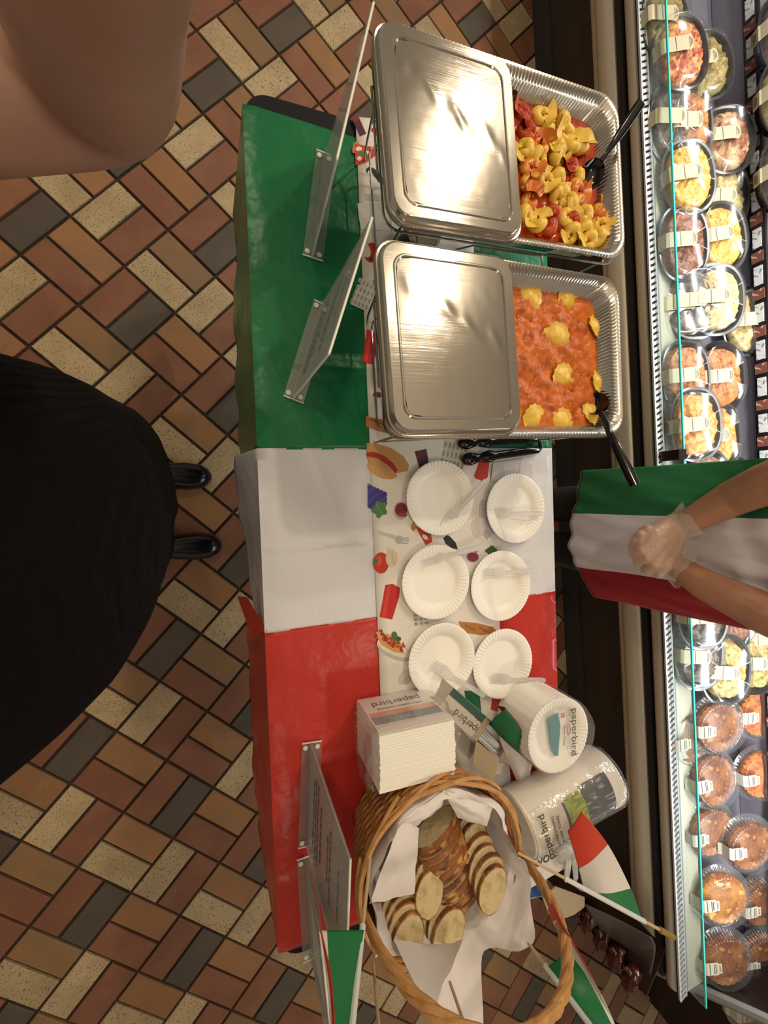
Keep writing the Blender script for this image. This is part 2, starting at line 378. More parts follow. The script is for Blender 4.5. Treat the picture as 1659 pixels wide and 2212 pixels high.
# printed runner
RZ = TZ + .0048
run_m = Mat('runner_weave', 'd9d4cd', .75).bump(420, .2, .0006, 2)
A0, A1 = at(768, 252, RZ), at(822, 1500, RZ); B0, B1 = at(1005, 275, RZ), at(1090, 1500, RZ)
rl = MB(); E_ = A0 + (A1 - A0) * 1.47; G_ = B0 + (B1 - B0) * 1.47
rl.grid(lambda u, v: (A0.lerp(E_, u)).lerp(B0.lerp(G_, u), v) + Vector((0, 0, .0003 * nz(u * 30, v * 6))), 60, 12)
runner = rl.build('printed_runner', run_m, None); tag(runner, 'white table runner printed with hats, wine, pasta and vegetables, lying along the table', 'table runner')
sm = runner.modifiers.new('t', 'SOLIDIFY'); sm.thickness = .0008; sm.offset = -1
PM = {}
def pmat(c):
    if c not in PM: PM[c] = Mat('print_' + c, c, .75).bump(420, .2, .0006, 2)
    return PM[c]
def blob(x, y, rx, ry, a=0, n=18, lob=0, amp=0):
    ca, sa = cos(R(a)), sin(R(a)); o = []
    for k in range(n):
        t = 2 * pi * k / n; q = 1 + amp * sin(lob * t); u, v = rx * q * cos(t), ry * q * sin(t); o.append((x + u * ca - v * sa, y + u * sa + v * ca))
    return o
def bar2(x0, y0, x1, y1, w0, w1=None):
    w1 = w0 if w1 is None else w1; dx, dy = x1 - x0, y1 - y0; L = math.hypot(dx, dy); nx, ny = -dy / L / 2, dx / L / 2
    return [(x0 + nx * w0, y0 + ny * w0), (x0 - nx * w0, y0 - ny * w0), (x1 - nx * w1, y1 - ny * w1), (x1 + nx * w1, y1 + ny * w1)]
def print_(name, shapes):               # flat print on the runner: pixel outlines dropped on its surface
    mb = MB(); mats = []
    for k, (c, pts) in enumerate(shapes):
        if c not in mats: mats.append(c)
        z = RZ + .0006 + k * .00006
        mb.prism([at(x, y, RZ) for x, y in pts], RZ - .0001, z, mats.index(c))
    return mb.build(name, [pmat(c) for c in mats], runner, False)
K = [(0, 0)]
def ell(x, y, rx, ry, a=0): return blob(x, y, rx, ry, a)
print_('printed_bottle_neck', [('4a1230', bar2(769, 258, 784, 292, 15)), ('7a1f2c', bar2(766, 252, 771, 262, 14))])
print_('printed_pepper', [('c22a24', bar2(806, 278, 824, 300, 10, 7)), ('b02420', blob(808, 282, 7, 5, 30)), ('3c7a3a', bar2(818, 303, 826, 312, 4))])
print_('printed_pizza_slice', [('b8793f', blob(768, 318, 6, 14, 20)), ('bf3a22', [(766, 311), (800, 317), (816, 324), (814, 334), (790, 352), (768, 358)]), ('e6dcc8', blob(775, 322, 7, 5)), ('e6dcc8', blob(792, 330, 6, 4)), ('e6dcc8', blob(776, 343, 5, 5)), ('3c7a3a', blob(785, 333, 10, 5, 30, 16, 4, .3))])
print_('printed_moustache', [('1b1c22', [(792, 373), (790, 366), (796, 361), (806, 363), (818, 372), (828, 388), (834, 398), (828, 399), (818, 394), (808, 380), (801, 369), (795, 368), (794, 374)])])
print_('printed_apron', [('b9b5b0', [(786, 419), (832, 421), (832, 436), (790, 432)]), ('c9c5c0', [(772, 440), (835, 438), (850, 470), (840, 500), (780, 495), (775, 470)])])
print_('printed_tomato', [('bf2b24', blob(803, 546, 17, 22, 0)), ('d8cdb4', blob(790, 541, 10, 16, -20)), ('4a2a20', blob(803, 560, 6, 4))])
def tower(x, y, a, rows, cols, cw, rh):
    o = []
    ca, sa = cos(R(a)), sin(R(a))
    o.append(('c9c7c2', [(x + u * ca - v * sa, y + u * sa + v * ca) for u, v in ((0, 0), (cols * cw, 0), (cols * cw * .9, rows * rh), (cols * cw * .1, rows * rh))]))
    for i in range(rows):
        for j in range(cols):
            u, v = (j + .5) * cw, (i + .5) * rh
            o.append(('98988f', blob(x + u * ca - v * sa, y + u * sa + v * ca, cw * .28, rh * .38, a, 8)))
    return o
print_('printed_arena', tower(776, 600, 24, 4, 6, 9, 15))
print_('printed_red_roll', [('bd211e', [(792, 711), (818, 722), (816, 748), (806, 788), (782, 782)]), ('d53a33', [(797, 716), (803, 719), (793, 783), (787, 781)])])
print_('printed_coffee_cup', [('c9c4bf', blob(818, 840, 18, 20, 10)), ('dcd8d2', blob(806, 846, 6, 8)), ('6a3122', blob(816, 853, 11, 6, 5))])
print_('printed_baguette', [('a86f3a', [(790, 898), (830, 908), (880, 928), (918, 938), (912, 949), (880, 948), (820, 932), (790, 922)]), ('8a5226', bar2(800, 906, 826, 916, 5)), ('8a5226', bar2(835, 916, 862, 930, 5)), ('8a5226', bar2(870, 932, 892, 942, 4))])
print_('printed_straw_hat', [('b98a54', [(792, 957), (812, 958), (845, 968), (872, 986), (884, 1006), (880, 1018), (862, 1021), (840, 1028), (800, 1005), (792, 985)]), ('c29560', [(794, 1002), (855, 1018), (858, 1030), (846, 1036), (826, 1034), (806, 1024), (796, 1012)]), ('9e2a22', [(792, 977), (806, 976), (830, 985), (850, 1001), (859, 1016), (854, 1022), (838, 1005), (815, 990), (792, 986)])])
grapes = [('3f8a3c', blob(797, 1050, 3, 5))]
for i, n_ in enumerate((5, 5, 4, 4, 3)):
    for j in range(n_): grapes.append((('3a3478', '463f8c')[(i + j) % 2], blob(800 + i * 7.5, 1054 + j * 9.5 + i * 3.5, 6, 6.4, 0, 10)))
grapes.append(('4e7a45', blob(820, 1100, 15, 17, 10, 26, 5, .18))); grapes.append(('6b9460', bar2(812, 1090, 826, 1110, 2)))
print_('printed_grapes', grapes)
print_('printed_wine_bottle', [('432032', [(896, 975), (921, 970), (926, 1000), (906, 1012)]), ('5d2c40', [(898, 977), (919, 972), (921, 984), (901, 990)])])
print_('printed_wine_glass', [('b9a9a6', blob(866, 1103, 16, 20, 5)), ('6f2030', blob(866, 1101, 13, 15, 5)), ('8d3a46', blob(868, 1112, 11, 5, 5)), ('cfc9c4', bar2(868, 1084, 874, 1055, 4))])
print_('printed_fork', [('b7b4b0', blob(818, 1150, 13, 5, 15)), ('b7b4b0', bar2(815, 1149, 860, 1163, 6, 9)), ('aaa7a4', blob(862, 1166, 9, 9)), ('aaa7a4', bar2(862, 1162, 883, 1163, 3)), ('aaa7a4', bar2(862, 1167, 883, 1168, 3)), ('aaa7a4', bar2(862, 1172, 881, 1174, 3))])
print_('printed_tomato_and_garlic', [('b9301f', blob(823, 1216, 17, 23)), ('c94a30', blob(818, 1212, 7, 10)), ('cfc0a3', blob(846, 1206, 13, 19)), ('cfc0a3', bar2(838, 1184, 846, 1200, 4, 14)), ('bba986', bar2(846, 1194, 852, 1222, 2)), ('3d6a33', blob(812, 1212, 5, 7, 20, 14, 4, .4))])
print_('printed_red_roll', [('b62621', [(832, 1264), (848, 1261), (864, 1270), (862, 1290), (847, 1338), (820, 1333)]), ('c93a33', [(837, 1266), (844, 1264), (832, 1334), (825, 1333)])])
past = [('b3aba6', blob(852, 1405, 42, 18, 25)), ('d2cbc6', blob(850, 1400, 38, 14, 25)), ('c9924e', [(811, 1364), (840, 1370), (868, 1392), (872, 1412), (850, 1408), (822, 1392)])]
rnd = random.Random(3)
for k in range(26):
    t = rnd.random(); past.append((('a33326', 'b8452f', '8a2a20')[k % 3], blob(818 + t * 50 + rnd.uniform(-8, 8), 1368 + t * 30 + rnd.uniform(-8, 10), rnd.uniform(2, 5), rnd.uniform(2, 4), 0, 8)))
past += [('3f6b3a', blob(852, 1374, 7, 9, 20, 16, 2, .2)), ('34592f', blob(860, 1380, 6, 5, -20))]
print_('printed_pasta_plate', past)
print_('printed_grey_glass', [('c2bcb8', blob(876, 1462, 12, 20, 40)), ('b3adaa', blob(880, 1468, 8, 12, 40))])
print_('printed_pizza_slice', [('b5793c', blob(893, 1138, 5, 9, 0)), ('b5382a', [(896, 1136), (930, 1150), (934, 1170), (920, 1178), (912, 1164)]), ('e0d6c0', blob(918, 1160, 7, 4, 40)), ('3f6b3a', blob(925, 1154, 5, 3))])
print_('printed_moustache', [('22252e', [(957, 1162), (966, 1156), (972, 1159), (984, 1172), (989, 1187), (976, 1184), (962, 1174)])])
print_('printed_tower', tower(912, 1206, 84, 3, 16, 9, 11))
print_('printed_arena', tower(960, 950, 12, 3, 6, 9, 19))
print_('printed_wine_glass', [('a9989a', blob(1021, 1203, 14, 12)), ('7c2c40', blob(1021, 1203, 12, 10)), ('b9707e', blob(1021, 1192, 11, 3))])
print_('printed_herb', [('3c5a38', blob(1061, 1189, 12, 9, -20, 20, 4, .15))])
print_('printed_red_roll', [('b5332a', [(1036, 994), (1057, 995), (1054, 1030), (1045, 1040), (1028, 1034), (1024, 1028)])])
print_('printed_chef_hat', [('bdb9b9', [(1065, 1000), (1130, 990), (1150, 1005), (1150, 1030), (1060, 1040)]), ('b3adb6', blob(1050, 1120, 14, 42, -10)), ('c9c2c0', blob(1034, 1140, 16, 22, 0, 20, 4, .1)), ('a9a2ac', [(1046, 1142), (1066, 1150), (1052, 1166), (1044, 1156)])])
print_('printed_baguette', [('a87338', [(990, 1342), (1030, 1346), (1065, 1354), (1075, 1366), (1040, 1372), (1000, 1366)]), ('8f5c2a', bar2(1004, 1350, 1026, 1362, 5)), ('8f5c2a', bar2(1034, 1354, 1052, 1364, 5))])
print_('printed_stripes', [('1e6a4c', [(1003, 1492), (1035, 1492), (1040, 1540), (1010, 1540)]), ('2a6a4c', bar2(975, 1494, 1008, 1530, 9)), ('a8322b', [(1064, 1500), (1092, 1500), (1082, 1540), (1060, 1532)]), ('b5853f', bar2(945, 1510, 965, 1500, 9))])
# ================================================================ foil pans on wire racks
foil = Mat('foil', 'c9c4ba', .24, 1).bump(40, .18, .002, 2)
foil_lid = Mat('foil_lid', 'aaa49a', .14, .74).bump(11, .05, .006, 2).bump(6, .14, .0006, 2, (1, 160, 1))
wire = Mat('chrome_wire', 'a8a49c', .25, 1)
def rdense(w, h, r, z, rip=0): return rrect_dense(w, h, r, z, .0048, rip)
def align_rings(rs):
    n = min(len(r) for r in rs); out = []
    for r in rs: out.append([r[int(i * len(r) / n)] for i in range(n)])
    return out
def ring_n(w, h, r, z, n, rip=0):       # rounded rectangle ring with exactly n points starting at the same corner
    base = rrect(w, h, r, z, 6); pts = base + [base[0]]; cum = [0]
    for i in range(len(base)): cum.append(cum[-1] + (Vector(pts[i + 1]) - Vector(pts[i])).length)
    out = []; j = 0
    for k in range(n):
        d = cum[-1] * k / n
        while cum[j + 1] < d: j += 1
        a, b = Vector(pts[j]), Vector(pts[j + 1]); p = a.lerp(b, (d - cum[j]) / max(cum[j + 1] - cum[j], 1e-9)); t = (b - a).normalized()
        out.append(p - Vector((t.y, -t.x, 0)) * (rip * (k % 4 in (1, 2))))
    return out
N_ = 840
def make_pan():
    mb = MB(); rg = []
    for w_, h_, r_, z_, rp in ((.530, .326, .045, .072, 0), (.534, .330, .047, .075, 0), (.531, .327, .046, .0785, .0008), (.522, .318, .042, .0785, .0012), (.510, .306, .040, .0745, 0),
                               (.503, .299, .040, .070, 0), (.496, .292, .038, .066, .0028), (.462, .258, .034, .008, .0028), (.452, .248, .032, .001, 0), (.30, .10, .02, .002, 0)):
        rg.append(ring_n(w_, h_, r_, z_, N_, rp))
    mb.loft(rg, False, True); return mb
def make_rack(root):
    for nm, zz, ww, hh in (('top_frame', .222, .530, .322), ('bottom_frame', .06, .44, .25)):
        m = MB(); r = rrect(ww, hh, .03, zz); m.tube(r + [r[0]], .0024, 6); m.build(nm, wire, root)
    for sx in (-1, 1):
        for sy in (-1, 1):
            MB().tube([(sx * .235, sy * .155, .222), (sx * .215, sy * .14, .03), (sx * .210, sy * .135, .0025)], .0024, 6).build('leg', wire, root)
        m = MB(); m.tube([(sx * .264, -.075, .222), (sx * (.284 if sx > 0 else .272), -.073, .226), (sx * (.284 if sx > 0 else .272), .073, .226), (sx * .264, .075, .222)], .0022, 6); m.build('handle_loop', wire, root)
        MB().tube([(sx * .12, -.125, .06), (sx * .12, .125, .06)], .0022, 6).build('cross_wire', wire, root)
    for sy in (-1, 1):
        m = MB(); m.tube([(-.22, sy * .146, .08), (-.08, sy * .157, .21), (.08, sy * .157, .21), (.22, sy * .146, .08)], .0018, 6); m.build('brace', wire, root)
PANB = .9015
pans = []
P1, P2 = Vector((.4985, .6625, 0)), Vector((.502, .296, 0)); RT1, RT2 = R(4.5), R(3.6)
rack = thing('wire_rack', 'chrome wire chafing rack under the far foil pan of tortellini', 'rack', P1 + Vector((0, 0, TZ + .004)), RT1, 'chafing racks'); make_rack(rack)
dup(rack, P2 + Vector((0, 0, TZ + .004)), RT2, 'chrome wire chafing rack under the near foil pan of ravioli')
pan_me = make_pan().mesh('foil_pan', foil, True, 50)
for P_, rt, lb in ((P1, RT1, 'large aluminium foil pan holding tortellini in red tomato sauce'), (P2, RT2, 'large aluminium foil pan holding ravioli in orange cream sauce')):
    o = link('foil_pan', pan_me); o.location = P_ + Vector((0, 0, PANB)); o.rotation_euler = (0, 0, rt); tag(o, lb, 'foil pan', 'foil pans'); pans.append(o)
def make_lid(sd):
    mb = MB(); H_, W_ = .322, .268; rg = []
    for dw, r_, z_ in ((-.001, .035, -.006), (.003, .037, -.006), (.003, .037, .001), (0, .036, .0035), (-.006, .034, .003), (-.012, .032, .011), (-.018, .030, .0135), (-.05, .024, .0132),
                       (-.054, .024, .0152), (-.058, .023, .0152), (-.062, .022, .0128)): rg.append(rrect(W_ + dw, H_ + dw, r_, z_, 8))
    mb.loft(rg[:8], False, False); mb.loft(rg[7:], False, False)
    # the flat centre is a slightly dented sheet
    w_, h_ = W_ - .0570, H_ - .0570
    def fn(u, v):
        x, y = (u - .5), (v - .5); e = max(abs(x), abs(y)) * 2; k = 1 - .055 * (abs(x) * abs(y) * 4) ** 3
        d = .0003 * nz(x * 2.4 + sd, y * 2.4) + .00008 * nz(x * 11, y * 11 + sd); c_ = (y - .15 + .45 * x + .10 * nz(x * 5 + sd, 1)); d += .0010 * math.exp(-(c_ / .05) ** 2) * (.5 + nz(x * 7, sd))
        return (x * w_ * k, y * h_ * k, .0129 + d * min(1, (1 - e) * 5))
    mb.grid(fn, 56, 64); return mb
for k, (c, rt, lb) in enumerate((((.3595, .640, PANB + .0835), R(5.3), 'aluminium foil cover resting on the front half of the tortellini pan'), ((.3610, .287, PANB + .0835), R(4.6), 'aluminium foil cover resting on the front half of the ravioli pan'))):
    o = make_lid(k * 7.7).build('foil_cover', foil_lid, None, True, 35); o.location = c; o.rotation_euler = (0, R(.6), rt); tag(o, lb, 'cover', 'foil covers')
# sauces
def sauce(name, label, mat, P_, rt, amp, sc, seed):
    mb = MB()
    def fn(u, v):
        x, y = (u - .5) * .478, (v - .5) * .274; e = max(abs(x) / .239, abs(y) / .137)
        k = min(1, .90 + .10 * (1 - max(0, abs(x) / .239 + abs(y) / .137 - 1.82) * 1))
        z = amp * nz(x * sc + seed, y * sc) + amp * .5 * nz(x * sc * 3, y * sc * 3 + seed); z *= min(1, (1 - e) * 8)
        return (x * k, y * k, z)
    mb.grid(fn, 110, 70); o = mb.build(name, mat, None, True, 0); o.location = P_ + Vector((0, 0, PANB + .040)); o.rotation_euler = (0, 0, rt)
    return tag(o, label, 'sauce')
red_s = Mat('tomato_sauce', 'a93818', .20, 0, Specular_IOR_Level=.4).vary(40, 'bd4e20', .4, .7, 5).bump(90, .35, .002)
org_s = Mat('cream_sauce', 'c2672c', .34, 0, Specular_IOR_Level=.22).vary(34, '97481c', .45, .68, 6).vary(160, 'cf7f45', .62, .68, 2).bump(110, .45, .002, 4)
sauce('tomato_sauce', 'glossy red tomato sauce filling the tortellini pan', red_s, P1, RT1, .0035, 22, 3)
sauce('cream_sauce', 'orange tomato cream sauce filling the ravioli pan', org_s, P2, RT2, .0085, 30, 8)
SZ = PANB + .040
pasta_m = Mat('egg_pasta', 'dcb644', .38).vary(30, 'c79c30', .4, .75).bump(60, .2); pasta_s = Mat('sauced_pasta', 'c4681f', .28).vary(45, 'd6a433', .52, .62).bump(60, .2)
pasta_r = Mat('red_sauced_pasta', 'a03416', .25, 0, Specular_IOR_Level=.25).vary(45, 'b7501f', .5, .65).bump(60, .2)
def tortellino(sd):
    mb = MB(); rn = random.Random(sd); rg = []
    for i in range(20):                                            # a bent stuffed crescent whose ends meet
        t = -pi * .93 + 2 * pi * .93 * i / 19; r = .0052 + .0060 * (.5 + .5 * cos(t)) + .0006 * sin(5 * t)
        c = Vector((cos(t) * .0095, sin(t) * .0095, .0015 * sin(2 * t))); ra = Vector((cos(t), sin(t), 0))
        rg.append([c + (ra * cos(q) + Vector((0, 0, 1)) * sin(q) * 1.1) * r for q in (2 * pi * k / 10 for k in range(10))])
    mb.loft(rg, True, True)
    def flap(u, v):                                                # the crimped flap folded outwards from the seam side
        a = pi * .35 * (u - .5) * 2; r = .010 + .019 * v
        return (-.003 - cos(a) * r * .85, sin(a) * r, .004 + .004 * sin(u * 9 + sd) * v + .004 * v)
    g0 = MB(); g0.grid(flap, 10, 5); n0 = len(g0.v)
    mb.add(g0.v, g0.f); mb.add([(x, y, z - .0022) for x, y, z in g0.v], [tuple(reversed(f)) for f in g0.f])
    return mb.mesh('tortellino', pasta_m, True, 60)
TM = [tortellino(k) for k in (1, 4, 9)]
tor = [(350, 370, 0), (455, 540, 0), (600, 470, 0), (620, 560, 0), (700, 690, 0), (530, 720, 0), (540, 850, 0), (800, 690, 0), (330, 850, 0), (330, 720, 1), (165, 740, 0), (390, 1090, 0), (520, 1100, 0), (225, 960, 1), (215, 1150, 1), (225, 1300, 1),
       (730, 1060, 0), (750, 1210, 1), (590, 1180, 0), (545, 1290, 0), (640, 1320, 0), (640, 1500, 0), (760, 1370, 1), (820, 1480, 0), (1020, 1440, 1), (1000, 1590, 0), (690, 1690, 0), (830, 1670, 0), (960, 1720, 0), (880, 1770, 0), (320, 1550, 0), (190, 1490, 0),
       (690, 920, 2), (250, 560, 2), (180, 500, 2), (480, 1480, 2), (700, 1560, 2), (900, 1530, 2), (130, 300, 2), (680, 1120, 2), (430, 1600, 2)]
rn = random.Random(11); TORT = []
for k, (x, y, s) in enumerate(tor):
    p = at(1100 + x * .19289, 180 + y * .19289, SZ + .008)
    o = link('tortellini', TM[k % 3]); o.location = (p.x, p.y, SZ + (.004 if s == 2 else .0065 + rn.uniform(0, .003)))
    o.rotation_euler = (rn.uniform(-.5, .5), rn.uniform(-.5, .5), rn.uniform(0, 6.28)); o.scale = (1.12,) * 3
    if s: o.material_slots[0].link = 'OBJECT'; o.material_slots[0].material = (pasta_m, pasta_s, pasta_r)[s].m
    TORT.append((s, x, y, o))
WORD = ('first', 'second', 'third', 'fourth', 'fifth', 'sixth', 'seventh', 'eighth', 'ninth', 'tenth', 'eleventh', 'twelfth', 'thirteenth', 'fourteenth')
for c_, (x0, x1, where) in enumerate(((0, 300, 'in the column beside the cover'), (300, 480, 'in the second column from cover'), (480, 680, 'in the middle of the pan'), (680, 2000, 'near the ladle'))):
    for s in (0, 1, 2):
        sel = sorted([t for t in TORT if t[0] == s and x0 <= t[1] < x1], key=lambda t: t[2])
        for k, t in enumerate(sel): tag(t[3], ('yellow tortellini %s, %s from the far side', 'orange streaked tortellini %s, %s from the far side', 'red sauced sunken tortellini %s, %s from the far side')[s] % (where, WORD[k]), 'tortellini',
            ('tortellini in tomato sauce', 'sauce streaked tortellini', 'sunken tortellini')[s])
def raviolo(sd):
    mb = MB(); N = 40
    for side in (1, -1):
        rg = []
        for q in (.02, .3, .5, .62, .72, .86, 1):
            z = .008 * max(0, 1 - (q / .66) ** 2) ** .7 if q < .66 else 0
            rg.append([(.031 * q * (1 + (.05 * sin(13 * a) if q == 1 else 0)) * cos(a), .031 * q * (1 + (.05 * sin(13 * a) if q == 1 else 0)) * sin(a),
                        side * (z + .001) + .004 * q * q * nz(cos(a) * 1.5 + sd, sin(a) * 1.5)) for a in (2 * pi * k / N for k in range(N))])
        if side < 0: rg.reverse()
        mb.loft(rg)
    return mb.mesh('raviolo', pasta_m, True, 60)
RM = [raviolo(2), raviolo(5)]
rav = [(955, 440, 0, .5, -20), (1190, 465, 0, .45, 15), (1370, 620, 0, .55, 60), (1115, 680, 0, .8, -25), (1160, 925, 0, .5, 10), (1385, 950, 0, .5, 50), (1335, 1130, 0, .5, 70), (985, 1170, 0, .6, 200), (1150, 1190, 0, .35, 0),
       (960, 540, 2, .2, 0), (960, 850, 2, .2, 0), (985, 1060, 2, .15, 0), (1270, 1050, 2, .2, 0), (1250, 730, 2, .2, 0), (1130, 510, 2, .2, 0), (1170, 560, 2, .15, 0), (1300, 880, 2, .2, 0), (1120, 1090, 2, .2, 0)]
org_p = Mat('cream_coated_pasta', 'bd622a', .34, 0, Specular_IOR_Level=.22).vary(34, '97481c', .45, .68, 6).bump(110, .45, .002, 4)
for k, (x, y, s, tl_, a) in enumerate(rav):
    p = at(800 + x * .36166, 480 + y * .36166, SZ + .004); o = link('ravioli', RM[k % 2]); o.location = (p.x, p.y, SZ + (-.0015 if not s else -.0045))
    o.rotation_euler = (R(a) * .0 + tl_ * cos(R(a)) * .5, tl_ * sin(R(a)) * .5, R(a)); o.scale = (.95, .95, 1.0)
    if s: o.material_slots[0].link = 'OBJECT'; o.material_slots[0].material = org_p.m
    if not s: tag(o, 'yellow scalloped ravioli ' + ('beside the cover at the far edge of the sauce', 'at the far wall in the middle of the sauce', 'at the right wall, far from the spoon', 'in the centre of the sauce', 'showing as a small patch near the centre', 'at the right wall just above the spoon', 'under the spoon', 'beside the cover at the near edge of the sauce', 'mostly covered at the near wall')[k], 'ravioli', 'bare ravioli')
    else: tag(o, 'round ravioli fully coated in orange cream sauce', 'ravioli', 'coated ravioli')
# serving spoons
blk = Mat('glossy_black_plastic', '0a0a0b', .12)
def spoon(name, label, bowl, mid, end, br, slots=False, roll=0):
    root = thing(name, label, 'spoon', bowl); d = (Vector(mid) - Vector(bowl)); d.normalize(); up = Vector((0, 0, 1)); s = d.cross(up).normalized(); u2 = s.cross(d).normalized()
    if roll: q = Matrix.Rotation(roll, 3, d); s = q @ s; u2 = q @ u2
    mb = MB()
    def f(sg):
        def fn(u, v):
            a = 2 * pi * v; r = u
            return Vector(d * cos(a) * br * 1.18 * r + s * sin(a) * br * r + u2 * (-(1 - r * r) * br * .55 + (0 if sg > 0 else -.0022) + .002))
        return fn
    g0 = MB().grid(f(1), 8, 28); mb.add(g0.v, g0.f); g1 = MB().grid(f(-1), 8, 28); mb.add(g1.v, [tuple(reversed(q)) for q in g1.f])
    mb.build('bowl', blk, root, True, 70)
    b0 = Vector(d) * br * 1.1 + u2 * .002; m_ = Vector(mid) - Vector(bowl); e = Vector(end) - Vector(bowl)
    hb = MB(); pts = [b0, b0.lerp(m_, .35) + Vector((0, 0, .002)), b0.lerp(m_, .8), m_.lerp(e, .1), m_.lerp(e, .3), m_.lerp(e, .7), e]
    hb.tube(pts, [.006, .0048, .006, .0075, .0095, .0105, .0098], 12, flat=.42, up=u2); hb.build('handle', blk, root, True, 60)
    return root
spoon('serving_spoon', 'glossy black ladle resting in the tortellini pan with its handle over the rim', at(1277, 378, SZ + .024), at(1324, 312, PANB + .092), at(1386, 220, PANB + .135), .0250)
spoon('serving_spoon', 'glossy black spoon half sunk in the ravioli pan with its handle over the pan corner', at(1288, 872, SZ + .010), at(1316, 932, PANB + .089), at(1371, 1048, PANB + .125), .024, roll=.9)
# chafing fuel can
can = thing('fuel_can', 'small dark chafing fuel can with shiny rim under the far foil pan', 'can', at(916, 500, .79).xy.to_3d() + Vector((0, 0, TZ + .006)))
MB().lathe([(0, 0), (.038, 0), (.040, .002), (.040, .058), (.038, .060)], 32).build('body', Mat('dark_can', '26302f', .35, .6), can)
MB().lathe([(.041, .056), (.042, .060), (.040, .063), (.037, .061), (.034, .057), (0, .056)], 32).build('rim', wire, can)
# tongs
tg = thing('serving_tongs', 'black plastic serving tongs lying on the runner beside the ravioli pan', 'tongs', at(1080, 970, RZ))
o0 = Vector(tg.location)
for a, b, c in (((990, 958), (1040, 956), (1160, 947)), ((998, 994), (1056, 986), (1164, 971))):
    A_, B_, C_ = [at(x, y, RZ + .010) - o0 for x, y in (a, b, c)]; m = MB()
    d = (C_ - A_).normalized()
    m.tube([A_ + d * q * (C_ - A_).length for q in (0, .03, .10, .18, .22, .27, .33, .38, .42, .6, .8, .98, 1.0)], [.004, .013, .0165, .012, .0085, .013, .0155, .014, .0105, .0105, .0105, .0105, .008], 12, flat=.7); m.build('arm', blk, tg)
A_, B_ = at(1160, 947, RZ + .010) - o0, at(1164, 971, RZ + .010) - o0
MB().tube([A_, A_.lerp(B_, .2) + Vector((.008, 0, 0)), A_.lerp(B_, .8) + Vector((.008, 0, 0)), B_], .006, 10).build('hinge', blk, tg)
# ================================================================ sign holders
acr = clear('clear_acrylic', 'f1f4f2', .10, .05); paper = Mat('sign_paper', 'd6d6cf', .7, 0, Alpha=.62); ink = Mat('grey_ink', '5d5a58', .7); acr_edge = Mat('acrylic_edge', 'e4e2da', .2); dot = Mat('foam_dot', 'd9dcd8', .6)
def sign(label, b0, b1, t0, t1, lines, wl=.020, wr=.024, bottle=None):
    # b0, b1: foot of the panel (far end, near end); t0, t1: top corners of the panel
    z0 = TZ + .0056; b0, b1 = Vector((b0[0], b0[1], z0)), Vector((b1[0], b1[1], z0)); c = (b0 + b1) / 2; root = thing('sign_holder', label, 'sign holder', c, 0, 'acrylic sign holders')
    ex = (b1 - b0).normalized(); sd = Vector((-ex.y, ex.x, 0)); sd = sd if sd.x > 0 else -sd; L = (b1 - b0).length
    rot = Matrix((ex, sd, Vector((0, 0, 1)))).transposed()
    base = MB().box(sd * (wr - wl) / 2, (L, wl + wr, .0025), rot).build('base', acr, root, False)
    for q in (-1, 1): MB().box(ex * q * L / 2 + sd * (wr - wl) / 2, (.002, wl + wr, .0027), rot).build('polished_edge', acr_edge, base, False)
    dm = MB()
    for q in (-1, 1):
        for y in (-wl * .6, wr * .6): dm.lathe([(.0052, 0), (.0052, .0008), (0, .0008)], 14, c=tuple(ex * q * (L / 2 - .010) + sd * y + Vector((0, 0, .0013))))
    dm.build('foam_dots', dot, base)
    MB().box(Vector((0, 0, .008)), (L, .009, .016), rot, taper=1).build('foot_channel', acr, root, False)
    t0, t1 = Vector(t0) - c, Vector(t1) - c; p0, p1 = b0 - c + Vector((0, 0, .004)), b1 - c + Vector((0, 0, .004)); nn = (p1 - p0).cross(t0 - p0).normalized()
    def slab(nm, m, u0, u1, v0, v1, th, off=0, par=root):
        q = lambda u, v: (p0.lerp(p1, u)).lerp(t0.lerp(t1, u), v)
        r = [q(u0, v0), q(u1, v0), q(u1, v1), q(u0, v1)]; mb = MB(); mb.loft([[x + nn * (off - th / 2) for x in r], [x + nn * (off + th / 2) for x in r]], True, True); return mb.build(nm, m, par, False)
    pl = slab('panel', acr, 0, 1, 0, 1, .0040); pp = slab('paper_insert', paper, .01, .99, .01, .985, .0010, 0, root)
    e = MB(); e.tube([t0, t1], .0022, 6); e.tube([p1, t1], .0022, 6); e.build('panel_edge', acr_edge, pl)
    lm = MB(); rn = random.Random(int(L * 1e5))
    q = lambda u, v: (p0.lerp(p1, u)).lerp(t0.lerp(t1, u), v)
    for v, u0, u1, h in lines:
        u = u0
        while u < u1:
            wd = min(rn.uniform(.03, .09), u1 - u)
            for off in (.0022, -.0022):
                r = [q(u, v), q(u + wd, v), q(u + wd, v + h), q(u, v + h)]; lm.add([x + nn * off for x in r], [(0, 1, 2, 3)])
            u += wd + .018
    if lines: lm.build('printed_lines', ink, pp, False, kind='stuff')
    return root
LN = [(.16, .2, .8, .022), (.22, .14, .86, .022), (.28, .14, .86, .022), (.36, .25, .75, .03), (.55, .3, .7, .02), (.61, .2, .8, .02), (.80, .3, .7, .012)]
sign('clear sign holder with paper beside the tortellini pan, at the end of the green cloth', at(703, 331, .73), at(674, 556, .73), at(807, 6, 1.005), at(728, 343, 1.005), LN)
sign('clear sign holder with paper on the green cloth beside the ravioli pan', at(697, 656, .73), at(632, 862, .73), at(804, 470, 1.0), at(711, 764, 1.0), LN)
sign('clear sign holder with paper standing on the red cloth beside the bread basket', at(672, 1604, .73), at(664, 1828, .73), at(757, 1856, .995), at(746, 2158, .995), LN)
b0, b1 = at(661, 1852, .73), at(674, 2071, .73)
